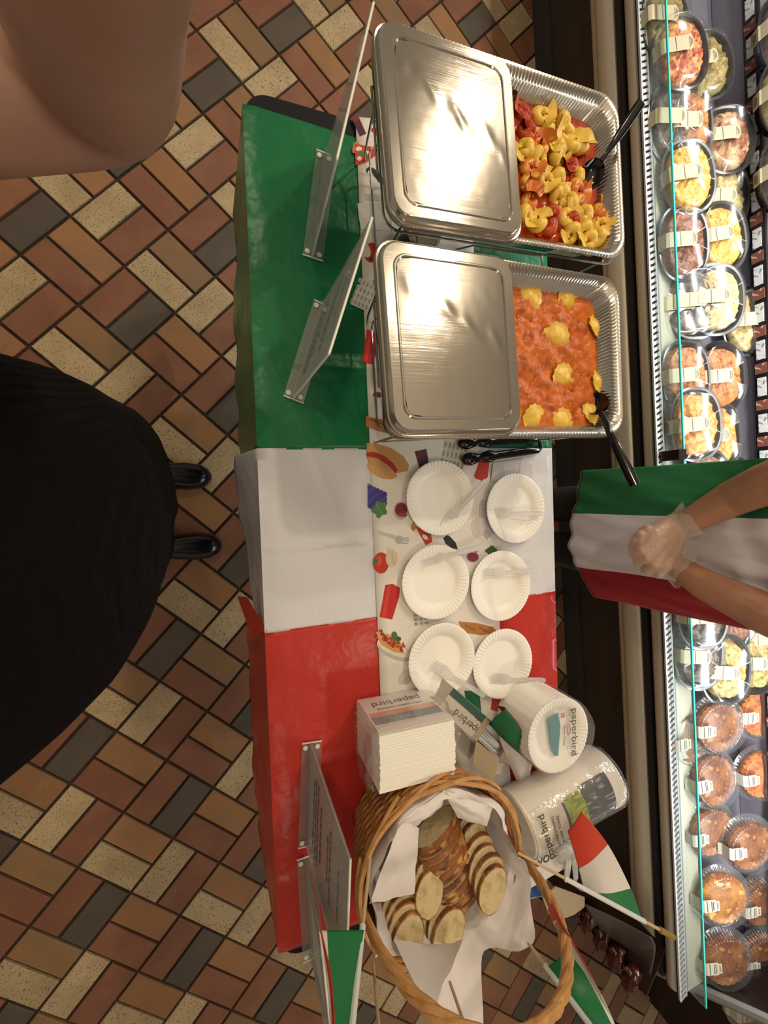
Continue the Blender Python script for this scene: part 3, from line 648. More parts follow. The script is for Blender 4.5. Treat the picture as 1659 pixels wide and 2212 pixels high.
sign('clear sign holder seen edge on at the corner of the red cloth, nearest the floor', b0, b1, at(692, 2014, .97), at(727, 2345, .97), [])
# ================================================================ paper plates with clear forks
pw = Mat('paper_plate', 'ece9e1', .38, 0)
pl = MB(); N = 216
def rip(r, z, a): return 0
prof = [(.002, .0022), (.052, .0022), (.0565, .003), (.060, .0062), (.0665, .0108), (.074, .0135), (.084, .0158), (.0885, .0162), (.0895, .0152), (.0885, .0146), (.074, .0125), (.066, .0098), (.059, .0052), (.056, .0012), (.052, .0004), (.002, .0004)]
rg = []
for r, z in prof:
    k = max(0, min(1, (r - .058) / .012)); rg.append([(r * cos(a), r * sin(a), z + k * .0008 * cos(a * 54)) for a in (2 * pi * i / N for i in range(N))])
pl.loft(rg, True, True); plate_me = pl.mesh('paper_plate', pw, True, 60)
ck = clear('clear_cutlery', 'ffffff', .50, .06)
def fork_mb():
    mb = MB(); th = .0011
    def z_(x): return .004 + .007 * (x / .165) + (.006 * sin(min(1, max(0, (x - .0) / .055)) * pi) * -1 if x < .055 else 0) + (.004 if x < .012 else 0) * (1 - x / .012)
    def strip(xs, ys0, ys1):
        r = []
        for x, a, b in zip(xs, ys0, ys1): z = z_(x); r.append([(x, a, z), (x, b, z), (x, b, z + th * 1.6), (x, a, z + th * 1.6)])
        mb.loft(r, True, True)
    for t in range(4):
        y = (t - 1.5) * .0062; strip([0, .008, .02, .034], [y - .0007, y - .0013, y - .0015, y - .0018], [y + .0007, y + .0013, y + .0015, y + .0018])
    strip([.034, .040, .050, .058, .064], [-.0112, -.0116, -.0105, -.006, -.0036], [.0112, .0116, .0105, .006, .0036])
    strip([.064, .080, .100, .130, .155, .163, .166], [-.0034, -.0036, -.0046, -.0056, -.006, -.0046, -.002], [.0034, .0036, .0046, .0056, .006, .0046, .002])
    for s in (-1, 1):
        r = []
        for x, y in zip((.064, .09, .13, .158), (.0026, .0036, .0048, .0048)): z = z_(x) + .0012; r.append([(x, s * y - .0007, z), (x, s * y + .0007, z), (x, s * y + .0007, z + .0022), (x, s * y - .0007, z + .0022)])
        mb.loft(r, True, True)
    return mb
fork_me = fork_mb().mesh('plastic_fork', ck, True, 40)
spots = [(951, 1076, (956, 1142), (1048, 1036), 'nearest the ravioli pan in the front row'), (1114, 1098, (1058, 1108), (1172, 1109), 'nearest the ravioli pan in the back row'), (942, 1257, (912, 1214), (1042, 1180), 'in the middle of the front row'),
         (1082, 1265, (1044, 1239), (1166, 1230), 'in the middle of the back row'), (955, 1425, (934, 1434), (1045, 1502), 'nearest the napkins in the front row'), (1086, 1433, (1060, 1466), (1176, 1468), 'nearest the stacked plates in the back row')]
for k, (x, y, f0, f1, w_) in enumerate(spots):
    o = link('paper_plate', plate_me); p = at(x, y, RZ + .014); o.location = (p.x, p.y, RZ + .0014); o.rotation_euler = (0, 0, k * .37); tag(o, 'white fluted paper plate ' + w_, 'plate', 'paper plates on the runner')
    a, b = at(*f0, RZ + .010), at(*f1, RZ + .024); d = b - a; f = link('plastic_fork', fork_me); f.location = (a.x, a.y, RZ + .0052); s = d.xy.length / .165
    f.rotation_euler = (0, -R(4.2), math.atan2(d.y, d.x)); f.scale = (min(s, 1.12), 1.12, 1); tag(f, 'clear plastic fork lying on the plate ' + w_, 'fork', 'clear forks on the plates')
# ================================================================ napkin pack
white_p = Mat('napkin_paper', 'eeebe2', .85).bump(120, .2); wrap = clear('plastic_wrap', 'ffffff', .07, .10, (38, 1.0)); film = Mat('printed_film', 'd9cfc6', .35)
inkd = Mat('dark_ink', '3a3836', .6); inkg = Mat('slate_ink', '5a626c', .4).vary(25, '8b8f94'); inko = Mat('orange_ink', 'c77a5a', .45).vary(18, 'd6a084')
nap = thing('napkin_pack', 'large pack of white paper napkins in torn clear wrap beside the basket', 'napkins', (.341, -.497, TZ + .0066), R(1))
mb = MB(); rn = random.Random(4); NY = 22
for k in range(NY):
    y = -.0565 + .113 * (k + .5) / NY; sag = .004 * sin(k / NY * pi)
    mb.box((rn.uniform(-.001, .001), y, .078 + rn.uniform(-.0008, .0008) + sag / 2), (.164 + rn.uniform(-.002, .001), .113 / NY - .0004, .156 + sag))
mb.build('folded_napkins', white_p, nap, False, kind='stuff')
lab = MB().box((0, .0585, .078), (.160, .0012, .150)).build('wrap_label', film, nap, False)
MB().box((0, .0592, .083), (.152, .0008, .018)).build('orange_band', inko, lab, False)
MB().box((0, .0592, .107), (.152, .0008, .028)).build('slate_band', inkg, lab, False)
text('paperbird', .030, inkd, lab, (0, .0595, .040), (R(90), 0, pi)); text('2-PLY LUNCH NAPKINS', .010, inkd, lab, (0, .0595, .062), (R(90), 0, pi))
wm_ = MB(); rg = []
for k, (f, t) in enumerate(((0, .001), (.25, .014), (.6, .019), (.9, .010), (1.06, .018))):
    rr = []
    for p in rrect(.166 + 2 * t, .118 + t * 1.3, .02, .158 * f, 7): q = 1 + .05 * nz(p[0] * 40, p[1] * 40, k * 1.7); rr.append((p[0] * q, p[1] * q + .012 * (1 if f > .95 and p[1] > 0 else 0), p[2] + .006 * nz(p[0] * 50, p[1] * 50, 5) - (.05 if f > .95 and p[1] < 0 else 0)))
    rg.append(rr)
wm_.loft(rg); wm_.build('clear_wrap', wrap, nap, True, 0)
# ================================================================ box of forks
kraft = Mat('kraft_board', '9f8e74', .8).bump(200, .1); boxw = Mat('grey_white_board', 'b7ae9f', .55); tealp = Mat('dark_teal_print', '1f4a44', .5)
fb0 = at(963, 1508, .785); bx = thing('fork_box', 'open cardboard box of plastic forks between the napkins and the stacked plates', 'box', (fb0.x, fb0.y, TZ + .0056), R(-43))
Wd, Hh, Lb, Cut = .058, .056, .225, .138
MB().box((Lb / 2, 0, .001), (Lb, Wd, .002)).build('box_bottom', boxw, bx, False)
for s in (-1, 1):
    MB().box((Lb / 2, s * Wd / 2, Hh / 2), (Lb, .0012, Hh)).build('side_wall', boxw, bx, False)
MB().box((0, 0, Hh / 2), (.0012, Wd, Hh)).build('end_wall', boxw, bx, False)
tp = MB().box((Cut / 2, 0, Hh), (Cut, Wd, .0012)).build('box_top', boxw, bx, False)
MB().box((Cut / 2, Wd / 2 - .009, Hh + .0008), (Cut, .018, .0005)).build('teal_band', tealp, tp, False)
text('paperbird', .026, inkd, tp, (.090, -.010, Hh + .0008), (0, 0, pi)); text('Forks', .013, inkd, tp, (.110, .012, Hh + .0014), (0, 0, pi), 'lettering'); text('48', .014, inkg, tp, (.130, -.002, Hh + .0009), (0, 0, pi))
fl_ = MB(); fl_.box((Cut - .008, 0, Hh + .0012), (.018, Wd, .0008)); fl_.build('torn_strip', kraft, tp, False)
f1 = MB(); f1.loft([[Vector(p) for p in ((Cut, -Wd / 2, Hh), (Lb - .002, -Wd / 2, Hh), (Lb + .012, -Wd / 2 - .050, Hh + .012), (Cut + .02, -Wd / 2 - .048, Hh + .010))], [Vector(p) for p in ((Cut, -Wd / 2, Hh + .001), (Lb, -Wd / 2, Hh + .001), (Lb + .012, -Wd / 2 - .050, Hh + .013), (Cut + .02, -Wd / 2 - .048, Hh + .011))]], True, True); f1.build('open_flap', kraft, bx, False)
f2 = MB(); f2.box((Lb + .022, .004, Hh - .004), (.045, Wd - .004, .001), Matrix.Rotation(R(8), 3, 'Y')); f2.build('open_flap', kraft, bx, False)
MB().box((Lb + .018, -Wd / 2 - .018, Hh - .010), (.035, .028, .001), Matrix.Rotation(R(20), 3, 'Z')).build('open_flap', boxw, bx, False)
MB().box((Cut + .03, Wd / 2 + .008, Hh + .003), (.030, .018, .001)).build('open_flap', boxw, bx, False)
wf = Mat('white_fork_plastic', 'cfd2d8', .3); fm = fork_mb().mesh('boxed_fork', wf, True, 40)
for k in range(14):
    o = link('plastic_fork', fm); r_ = k // 7; c_ = k % 7
    loc = Matrix.Rotation(R(-43), 3, 'Z') @ Vector((.045 + rn.uniform(-.006, .006), -.021 + c_ * .0068, 0)); o.location = Vector(bx.location) + loc + Vector((0, 0, .034 + .0075 * r_))
    o.rotation_euler = (R(62), 0, R(-43) + rn.uniform(-.05, .05)); tag(o, 'white plastic fork packed inside the open fork box', 'fork', 'forks in the box')
# ================================================================ small crumpled Italian flag cloth
flg, flw, flr = Mat('green_cloth', '0f5a33', .75).bump(300, .2), Mat('white_cloth', 'c9c4c6', .75).bump(300, .2), Mat('red_cloth', '8c1626', .75).bump(300, .2)
def sheet(name, label, cat, rows, mats, thick=.0008, n=10, group=None, wav=0):
    # rows: polylines (same length) of 3D points; the sheet is lofted through them, row spans take the materials in turn
    mb = MB(); R_ = len(rows); C_ = len(rows[0])
    def cr(pts, t):
        t *= len(pts) - 1; i = min(int(t), len(pts) - 2); f = t - i; p0, p1, p2, p3 = pts[max(i - 1, 0)], pts[i], pts[i + 1], pts[min(i + 2, len(pts) - 1)]
        return .5 * (2 * p1 + (p2 - p0) * f + (2 * p0 - 5 * p1 + 4 * p2 - p3) * f * f + (3 * p1 - p0 - 3 * p2 + p3) * f ** 3)
    rows = [[Vector(p) for p in r] for r in rows]; nu = (R_ - 1) * n; nv = (C_ - 1) * n; vs = []
    for i in range(nu + 1):
        rr = [cr([rows[a][c] for a in range(R_)], i / nu) for c in range(C_)]
        for j in range(nv + 1):
            p = cr(rr, j / nv)
            if wav: p = p + Vector((0, 0, 1)) * wav * nz(p.x * 25, p.y * 25, p.z * 20)
            vs.append(p)
    base = vs[0].copy()
    for i in range(nu):
        for j in range(nv): mb.f.append((i * (nv + 1) + j, (i + 1) * (nv + 1) + j, (i + 1) * (nv + 1) + j + 1, i * (nv + 1) + j + 1)); mb.mi.append(min(len(mats) - 1, i * len(mats) // nu))
    mb.v = [tuple(v - base) for v in vs]; o = mb.build(name, mats, None, True, 60); o.location = base
    sm = o.modifiers.new('t', 'SOLIDIFY'); sm.thickness = thick; sm.offset = 0
    return tag(o, label, cat, group) if cat else o
sheet('flag_cloth', 'crumpled green, white and red cloth tucked between the fork box and the stacked plates', 'flag',
      [[at(1074, 1524, .80), at(1118, 1578, .795), at(1148, 1628, .78)], [at(1090, 1530, .835), at(1120, 1568, .835), at(1144, 1628, .80)], [at(1062, 1560, .81), at(1098, 1600, .82), at(1142, 1634, .80)],
       [at(1075, 1586, .795), at(1115, 1622, .805), at(1148, 1650, .79)], [at(1100, 1650, .78), at(1122, 1668, .79), at(1145, 1672, .775)], [at(1118, 1690, .765), at(1128, 1698, .765), at(1138, 1696, .755)]], [flr, flg, flg, flw, flw], n=8, wav=.006)
# ================================================================ wrapped stack of plates
sp = thing('plate_pack', 'tall wrapped pack of white paper plates by the back edge of the red cloth', 'plates', (.724, -.545, TZ + .0026))
mb = MB(); pr_ = [(.05, .001)]
H_ = .122
for k in range(30): z = .004 + k * H_ / 30; pr_ += [(.0868, z), (.0892, z + .0022)]
pr_ += [(.0892, H_ + .004)]
mb.lathe(pr_, 54, lambda r, z, a: .0006 * cos(a * 27)); mb.build('stacked_plates', pw, sp, True, 30, kind='stuff')
top = link('top_plate', plate_me, sp); top.location = (0, 0, H_ - .011)
lb_ = MB(); lb_.prism([(-.03, .045), (.0, .052), (.008, .02), (.004, -.02), (.002, -.052), (-.012, -.048), (-.020, -.02), (-.025, .02)], H_ + .0005, H_ + .0012); lo = lb_.build('wrap_print', Mat('teal_print', '54898c', .4).vary(12, 'b9c4bd', .45, .7), sp, False)
text('paperbird', .027, inkd, lo, (.046, 0, H_ + .0060), (R(0), 0, -R(90)), sx=1.1); text('Dinner Plates', .009, inkd, lo, (.018, -.004, H_ + .0030), (0, 0, -R(90)))
redp = Mat('pink_print', 'c48d88', .5); MB().box((.014, .044, H_ + .0025), (.012, .012, .0006)).build('red_mark', redp, lo, False)
rr = MB(); rr.tube([(.030 + .005 * cos(a), .012 * sin(a) + .008, H_ + .0040) for a in (2 * pi * i / 20 for i in range(21))], .0012, 6); rr.build('red_ring', redp, lo)
wr = MB(); rg = []
for f, t in ((0, .002), (.3, .004), (.7, .0035), (1, .003), (1.05, .0)):
    rg.append([((.090 + t + .006 * max(0, nz(cos(a) * 4, sin(a) * 4, f * 3)) + (.014 * max(0, cos(a + .1)) ** 3 if f > .2 else .004)) * cos(a), (.090 + t + .005 * nz(cos(a) * 4 + 9, sin(a) * 4, f * 3)) * sin(a), .002 + (H_ + .004) * f) for a in (2 * pi * i / 60 for i in range(60))])
wr.loft(rg, False, False)
wr.add([(p[0], p[1], p[2]) for p in rg[-1]] + [(p[0] * .5, p[1] * .5, H_ + .0085) for p in rg[-1]] + [(0, 0, H_ + .0075)], [(i, (i + 1) % 60, 60 + (i + 1) % 60, 60 + i) for i in range(60)] + [(60 + i, 60 + (i + 1) % 60, 120) for i in range(60)])
wr.build('clear_wrap', wrap, sp, True, 0)
# ================================================================ paper towel roll
tr = thing('paper_towel_roll', 'wrapped white roll of paper towels lying by the bread basket', 'paper towels', (.640, -.772, TZ + .0042), R(12))
RR, LL = .074, .285
tw_ = Mat('towel_paper', 'e6e0d3', .8).bump(90, .3, .003); mb = MB(); rg = []
for x, r in ((0, .022), (0, RR - .004), (.004, RR), (LL - .004, RR), (LL, RR - .004), (LL, .022), (LL - .02, .020), (.02, .020), (0, .022)): rg.append([(x, r * cos(a), RR + r * sin(a)) for a in (2 * pi * k / 48 for k in range(48))])
mb.loft(rg); mb.build('towel', tw_, tr, True, 40)
def band(x0, x1, a0, a1, m, name, par, r=RR + .0012):
    b = MB(); b.grid(lambda u, v: (x0 + (x1 - x0) * u, r * cos(R(a0 + (a1 - a0) * v)), RR + r * sin(R(a0 + (a1 - a0) * v))), 1, 18); return b.build(name, m, par, True, 0)
pb = band(.004, .100, 40, 150, Mat('cream_film', 'cdc5b6', .35), 'printed_film', tr); band(.098, .105, 50, 128, tealp, 'dark_line', pb, RR + .0018)
band(.108, .158, 45, 135, Mat('lime_label', '8f9f35', .4).vary(140, '6e7a28', .5, .58, 2, (.25, 1, 1)), 'lime_label', tr)
dk = band(.158, .245, 40, 142, Mat('charcoal_label', '3d4044', .4).vary(120, '85878a', .56, .62, 2, (.3, 1, 1)), 'charcoal_label', tr)
def curve_text(s, size, m, par, x, a, rz=R(90)):
    t = text(s, size, m, par, (x, (RR + .0026) * cos(R(a)), RR + (RR + .0026) * sin(R(a))), (R(a - 90), 0, 0)); t.rotation_euler = (Matrix.Rotation(R(a - 90), 3, 'X') @ Matrix.Rotation(rz, 3, 'Z')).to_euler(); return t
for s, sz, x, rz in (('paperbird', .026, .030, R(90)), ('ULTRA STRONG', .0095, .058, R(90)), ('PAPER TOWEL', .0095, .072, R(90))):
    curve_text(s, sz, inkd, pb, x, 82, rz)
wr = MB(); rg = []
for x, r in ((-.012, .045), (-.003, .070), (.02, RR + .004), (.10, RR + .003), (.2, RR + .004), (LL - .01, RR + .005), (LL + .006, RR - .002), (LL + .022, .045)):
    rg.append([(x + .006 * nz(a, x * 20), (r + .004 * nz(cos(a) * 5, sin(a) * 5, x * 30)) * cos(a), max(-.001, RR + (r + .004 * nz(cos(a) * 5 + 3, sin(a) * 5, x * 30)) * sin(a))) for a in (2 * pi * k / 48 for k in range(48))])
wr.loft(rg); wr.build('clear_wrap', wrap, tr, True, 0)
# ================================================================ disposable gloves
blue = Mat('blue_print', '1c4a8c', .4).vary(30, '2a5a9c'); gw = Mat('glove_box_white', 'cfcac4', .45)
gv = thing('glove_box', 'white box of clear disposable gloves with blue stripe at the corner of the table', 'glove box', (.745, -.905, TZ + .0042), R(9))
MB().box((0, 0, .029), (.19, .105, .058)).build('box_body', gw, gv, False)
st = MB().box((-.045, .044, .0585), (.085, .022, .0012)).build('blue_stripe', blue, gv, False); text('GLOVES', .012, gw, st, (-.045, .044, .0594), (0, 0, pi))
text('SERVOUS', .026, inkd, gv, (-.010, .000, .0588), name='lettering', bold=.0004)
lg = MB()
for k in range(6): lg.tube([(-.078 + k * .005, -.014 + .006 * abs(k - 2.5) / 2.5, .0592), (-.070 + k * .005, .012 - .006 * abs(k - 2.5) / 2.5, .0592)], .0013, 6)
lg.build('striped_emblem', inkd, gv)
gl = clear('glove_film', 'f6f6f4', .40, .25, (60, .5))
def glove(pts, name, par):
    m = MB()
    for a, b, r in pts: m.tube([Vector(a), Vector(a).lerp(Vector(b), .5), Vector(a).lerp(Vector(b), .9), Vector(b)], [r, r * 1.05, r * .9, r * .3], 10, flat=.35)
    return m.build(name, gl, par, True, 0)
glove((((.06, .01, .062), (.10, -.02, .075), .016), ((.07, -.02, .064), (.045, -.075, .070), .010), ((.085, -.015, .066), (.075, -.085, .072), .009), ((.10, .0, .066), (.105, -.06, .078), .009), ((.03, -.01, .063), (.07, .015, .072), .022)), 'loose_gloves', gv)
pc = thing('glove_pouch', 'blue and white glove pouch hanging over the table end below the glove box', 'pouch', (.722, -.985, TZ + .004), R(-8))
pm = MB(); pm.loft([rrect(.11, .085, .008, z) for z in (0, .012, .024, .028)], True, True); pm.build('pouch_body', gw, pc)
bb = MB().box((.005, -.005, .0288), (.080, .068, .0014)).build('blue_panel', blue, pc, False); text('GLOVES', .016, gw, bb, (.005, .012, .0299)); 
MB().box((-.048, 0, .0288), (.014, .085, .0016)).build('sealed_edge', Mat('dark_zigzag', '4a423c', .6), pc, False)
kr = thing('cardboard_piece', 'torn piece of brown cardboard poking out behind the glove box', 'cardboard', at(1215, 1955, .79))
o0 = Vector(kr.location); km = MB(); pts = [at(x, y, .79) - o0 for x, y in ((1172, 1940), (1200, 1915), (1262, 1938), (1262, 1958), (1240, 1975), (1212, 1985), (1185, 1975))]; km.prism(pts, -.0015, .0015); km.build('board', kraft, kr, False)
# ================================================================ wicker basket of bread
wick = Mat('wicker', 'a9713a', .5).vary(60, '8a5527', .4, .7, 3).vary(9, 'c08c50', .5, .8).bump(160, .3)
wick2 = Mat('pale_wicker', 'c2935a', .5).vary(40, 'a4713a', .4, .75, 3).bump(140, .3)
BC = Vector((.392, -.728, TZ + .0056)); BH = .165; RB, RT_ = .132, .172
bk = thing('bread_basket', 'round wicker basket with hoop handle lined with white paper and full of sliced bread', 'basket', BC)
NS = 26; wallm = MB()
for k in range(17):
    z = .006 + k * (BH - .012) / 16; r0 = RB + (RT_ - RB) * z / BH; ph = k % 2 * pi
    wallm.tube([((r0 + .0042 * cos(a * NS / 2 + ph)) * cos(a), (r0 + .0042 * cos(a * NS / 2 + ph)) * sin(a), z) for a in (2 * pi * i / 156 for i in range(157))], .0050, 6, cap=False)
wallm.build('woven_wall', wick, bk, True, 0, kind='stuff')
sk = MB()
for i in range(NS):
    a = 2 * pi * i / NS; sk.tube([(RB * cos(a), RB * sin(a), 0), ((RT_ + .001) * cos(a), (RT_ + .001) * sin(a), BH)], .0032, 6)
sk.lathe([(0, .002), (RB, .002), (RB, .006), (0, .006)], 40); sk.build('stakes_and_base', wick, bk, True, 0)
for k in range(9):                                         # braided border of separate canes
    m = MB(); a0 = 2 * pi * k / 9; pts = []
    for i in range(31):
        t = i / 30; a = a0 + t * 2.2; r = RT_ + .011 - .013 * t + .002 * sin(t * 9 + k); z = BH - .010 + .024 * sin(pi * min(1, t * 1.1)) + .003 * sin(t * 14 + k * 2)
        pts.append((r * cos(a), r * sin(a), z))
    m.tube(pts, [.0038] + [.0046] * 28 + [.004, .002], 8); m.build('border_cane', wick2, bk)
def arch(dx, dz, ph, name):
    m = MB(); pts = []
    for i in range(49):
        t = pi * i / 48; tw3 = 9 * t + ph
        c = Vector((.012 + (RT_ + .008 + .006 * sin(t)) * cos(t), -.032 - .05 * sin(t) * 0, BH - .03 + .285 * sin(t) ** .85))
        pts.append(c + Vector((.0075 * cos(tw3) * abs(sin(t)) + dx, .0075 * sin(tw3), dz)))
    m.tube(pts, .0062, 8); m.build(name, wick2, bk)
for k in range(4): arch(0, 0, k * pi / 2, 'handle_cane')
lin = Mat('liner_paper', 'dcd6d4', .75).bump(22, .15, .004, 2)
lm = MB(); NA, NR = 132, 26
spk = {R(-42): .10, R(-92): .20, R(-10): .04, R(-150): .03, R(172): .025, R(60): .002}
def liner(u, v):
    a = 2 * pi * u; r = .0; ex = 0
    for sa, h in spk.items():
        d = math.atan2(sin(a - sa), cos(a - sa)); ex += h * math.exp(-(d / .30) ** 2)
    fold = .013 * nz(cos(a) * 2.6, sin(a) * 2.6, v * 1.3) + .003 * nz(cos(a) * 7, sin(a) * 7, 3 + v)
    if v < .25: rr, zz = RB * .93 * v / .25, .012
    elif v < .65: t = (v - .25) / .4; rr, zz = RB * .93 + (RT_ - .014 - RB * .93) * t, .012 + (BH - .004) * t
    else: t = (v - .65) / .35; rr, zz = RT_ - .014 + (ex * .45 + .004) * t - .012 * t * (ex < .03), BH + .008 + (.012 + ex * .55) * t
    k = min(1, max(0, (v - .2) / .3)); rr += fold * k; rr = min(rr, RT_ - .008) if v < .66 else rr
    return (rr * cos(a), rr * sin(a), zz + k * .004 * nz(a * 7, v * 5))
lm.grid(liner, NA, NR); lo = lm.build('liner_paper', lin, bk, True, 25)
def flap(pts, name='liner_flap'):
    m = MB(); c = [Vector(p) - BC for p in pts]
    def f(u, v):
        p = c[0].lerp(c[1], u).lerp(c[3].lerp(c[2], u), v); return p + Vector((0, 0, .010 * sin(pi * u) * sin(pi * v) + .004 * nz(u * 4, v * 4, p.x * 20)))
    m.grid(f, 12, 12); o = m.build(name, lin, lo, True, 25); return o
flap([at(797, 1952, .908), at(866, 1768, .910), at(905, 1788, .905), at(895, 1930, .890)])
flap([at(858, 1778, .910), at(962, 1704, .912), at(955, 1742, .903), at(893, 1790, .900)])
flap([at(955, 1706, .912), at(1066, 1738, .912), at(1052, 1785, .905), at(990, 1768, .900)])
flap([at(850, 2030, .90), at(960, 2040, .90), at(1000, 2030, .93), at(930, 2195, 1.04)])
# bread slices: crumb faces with a browned crust around them
crumb = Mat('bread_crumb', 'c9b68c', .85).vary(55, 'ab976b', .5, .72, 5).bump(120, .6, .003, 5); crust = Mat('bread_crust', '8a5325', .55).vary(24, '552d15', .45, .65, 4, rnd=True).vary(30, 'cb9a58', .52, .66, 3, rnd=True).bump(70, .3)
def slice_mb(w_, h_, t_, sd):
    n = 28; ring = []
    for i in range(n):
        a = 2 * pi * i / n; x, y = w_ / 2 * cos(a), h_ / 2 * sin(a)
        if y < 0: y *= .72
        ring.append((x * (1 + .04 * nz(cos(a) * 2, sin(a) * 2, sd)), y * (1 + .05 * nz(cos(a) * 2, sin(a) * 2, sd + 3))))
    mb = MB(); rs = [[(x * k, y * k, z) for x, y in ring] for k, z in ((.95, -t_ / 2), (1, -t_ / 2 + .001), (1.0, t_ / 2 - .001), (.95, t_ / 2))]
    mb.loft(rs, False, False, 1); o = len(mb.v)
    mb.add(rs[0], [tuple(range(n - 1, -1, -1))], 0); mb.add(rs[-1], [tuple(range(n))], 0)
    return mb.mesh('bread_slice', [crumb, crust], True, 40)
SL = [slice_mb(.105, .072, .0125, 1), slice_mb(.092, .066, .0125, 5), slice_mb(.110, .076, .013, 9)]
ORD = ('first', 'second', 'third', 'fourth', 'fifth', 'sixth', 'seventh', 'eighth', 'ninth', 'tenth', 'eleventh', 'twelfth')
def loaf(p0, p1, n, face, upv, kind, label, group, j=.004):
    # slices strung from p0 to p1; face: normal of the slices, upv: direction of the crust top
    f = Vector(face).normalized(); u = (Vector(upv) - f * Vector(upv).dot(f)).normalized(); s = u.cross(f)
    rot = Matrix((s, u, f)).transposed()
    for k in range(n):
        t = k / max(1, n - 1); o = link('bread_slice', SL[(kind + k) % 3 if kind < 0 else kind]); o.location = Vector(p0).lerp(Vector(p1), t) + Vector((rn.uniform(-j, j), rn.uniform(-j, j), rn.uniform(-j, j) / 2))
        o.rotation_euler = (rot @ Matrix.Rotation(rn.uniform(-.08, .08), 3, 'Z') @ Matrix.Rotation(rn.uniform(-.05, .05), 3, 'X')).to_euler(); tag(o, label + ', ' + ORD[k] + ' from the napkins', 'bread', group)
cd = (at(1000, 1935, .87) - at(945, 1765, .87)).normalized(); cd.z = 0
loaf(at(940, 1785, .858), at(990, 1925, .858), 12, (.50, -.86, .12), (-.15, .30, 1), 2, 'upright bread slice showing its dark crust in the middle row', 'bread slices in the middle row', .0035)
FV = Vector((-.15, .15, .97)).normalized()
def shingle(px, py, z, n, dx, dy, kind, label, group, rz=0):
    p = at(px, py, z); st = Vector((dx, dy, -dy * .15)) + FV * .0128
    loaf(p, p + st * (n - 1), n, FV, (sin(R(rz)), cos(R(rz)), .3), kind, label, group, .0015)
shingle(1012, 1800, .850, 6, .0050, -.0150, 1, 'bread slice leaning in the right row next to the towel roll', 'bread slices in the right row', -60)
shingle(918, 1840, .840, 4, -.001, -.0170, 1, 'pale bread slice leaning in the left row behind the paper fold', 'bread slices in the left row', -70)
shingle(855, 1935, .838, 5, .0030, -.0120, 0, 'pale bread slice in the cluster nearest the sign', 'bread slices at the front', -65)
shingle(928, 1925, .836, 5, .0060, -.0130, 0, 'pale bread slice leaning at the floor end of the basket', 'bread slices at the end', -60)
# ================================================================ stick flags stuck in the basket
pg, pwh, prd = Mat('flag_green', '0f6b38', .55), Mat('flag_white', 'd0cbc8', .55), Mat('flag_red', 'c23a22', .55)
wood = Mat('stick_wood', 'c2a77e', .6); sleeve = Mat('white_sleeve', 'cdd2d2', .4); yel = Mat('yellow_plastic', '8d7a2c', .3)
def stick_flag(label, s0, s1, rows, t0, t1, tipm=None):
    root = thing('stick_flag', label, 'flag', s0); a, b = Vector((0, 0, 0)), Vector(s1) - Vector(s0)
    m = MB(); m.tube([a, b], .0032, 8); m.build('stick', wood, root)
    if t0 is not None: m = MB(); m.tube([a.lerp(b, t0), a.lerp(b, t1)], .0048, 8); m.build('sleeve', sleeve, root)
    if tipm: m = MB(); m.tube([b, b + (b - a).normalized() * .03], [.006, .005], 8); m.build('tip', tipm, root)
    o = sheet('flag_sheet', '', None, rows, [pg, pwh, prd]); o.parent = root; o.location = Vector(o.location) - Vector(s0)
    return root
sA0, sA1 = at(1118, 1842, .915), at(1425, 2008, 1.045)
lA = lambda t: sA0.lerp(sA1, t)
stick_flag('small Italian flag on a stick leaning from the basket over the towels and gloves', sA0, sA1,
           [[lA(.36), lA(.62), lA(.88)], [at(1258, 1925, .962), at(1312, 1930, .99), at(1362, 1919, 1.0)], [at(1250, 1877, .94), at(1280, 1858, .955), at(1313, 1824, .965)], [at(1226, 1795, .91), at(1240, 1778, .92), at(1256, 1752, .93)]], .34, .9, yel)
sB0, sB1 = at(1108, 1993, .92), at(1310, 2262, 1.135); lB = lambda t: sB0.lerp(sB1, t)
stick_flag('small Italian flag on a stick behind the basket handle, past the table end', sB0, sB1,
           [[lB(.42), lB(.7), lB(1)], [at(1222, 2050, 1.03), at(1268, 2110, 1.06), at(1345, 2262, 1.10)], [at(1194, 1992, 1.03), at(1213, 2002, 1.05), at(1300, 2150, 1.08)], [at(1183, 1965, 1.03), at(1194, 1952, 1.05), at(1213, 1992, 1.07)]], .40, 1)
sC0, sC1 = at(800, 1846, .90), at(748, 2330, 1.16); lC = lambda t: sC0.lerp(sC1, t)
stick_flag('small Italian flag on a stick standing at the sign side of the basket', sC0, sC1,
           [[at(786, 2009, 1.02), at(768, 2130, 1.08), at(748, 2330, 1.16)], [at(706, 2010, 1.03), at(712, 2130, 1.09), at(722, 2330, 1.16)], [at(692, 2009, 1.035), at(712, 2130, 1.095), at(724, 2330, 1.165)], [at(694, 2009, 1.04), at(718, 2130, 1.10), at(726, 2330, 1.17)]], .42, 1)
for k, (a, b, za, zb, lb) in enumerate((((806, 2080), (822, 2260), .93, 1.1, 'bare wooden flag stick poking out at the front of the basket'), ((972, 2122), (1016, 2250), .96, 1.1, 'bare wooden flag stick poking out at the floor end of the basket'))):
    s0, s1 = at(*a, za), at(*b, zb); m = MB(); m.tube([(0, 0, 0), s1 - s0], .0028, 8); o = m.build('flag_stick', wood); o.location = s0; tag(o, lb, 'stick')
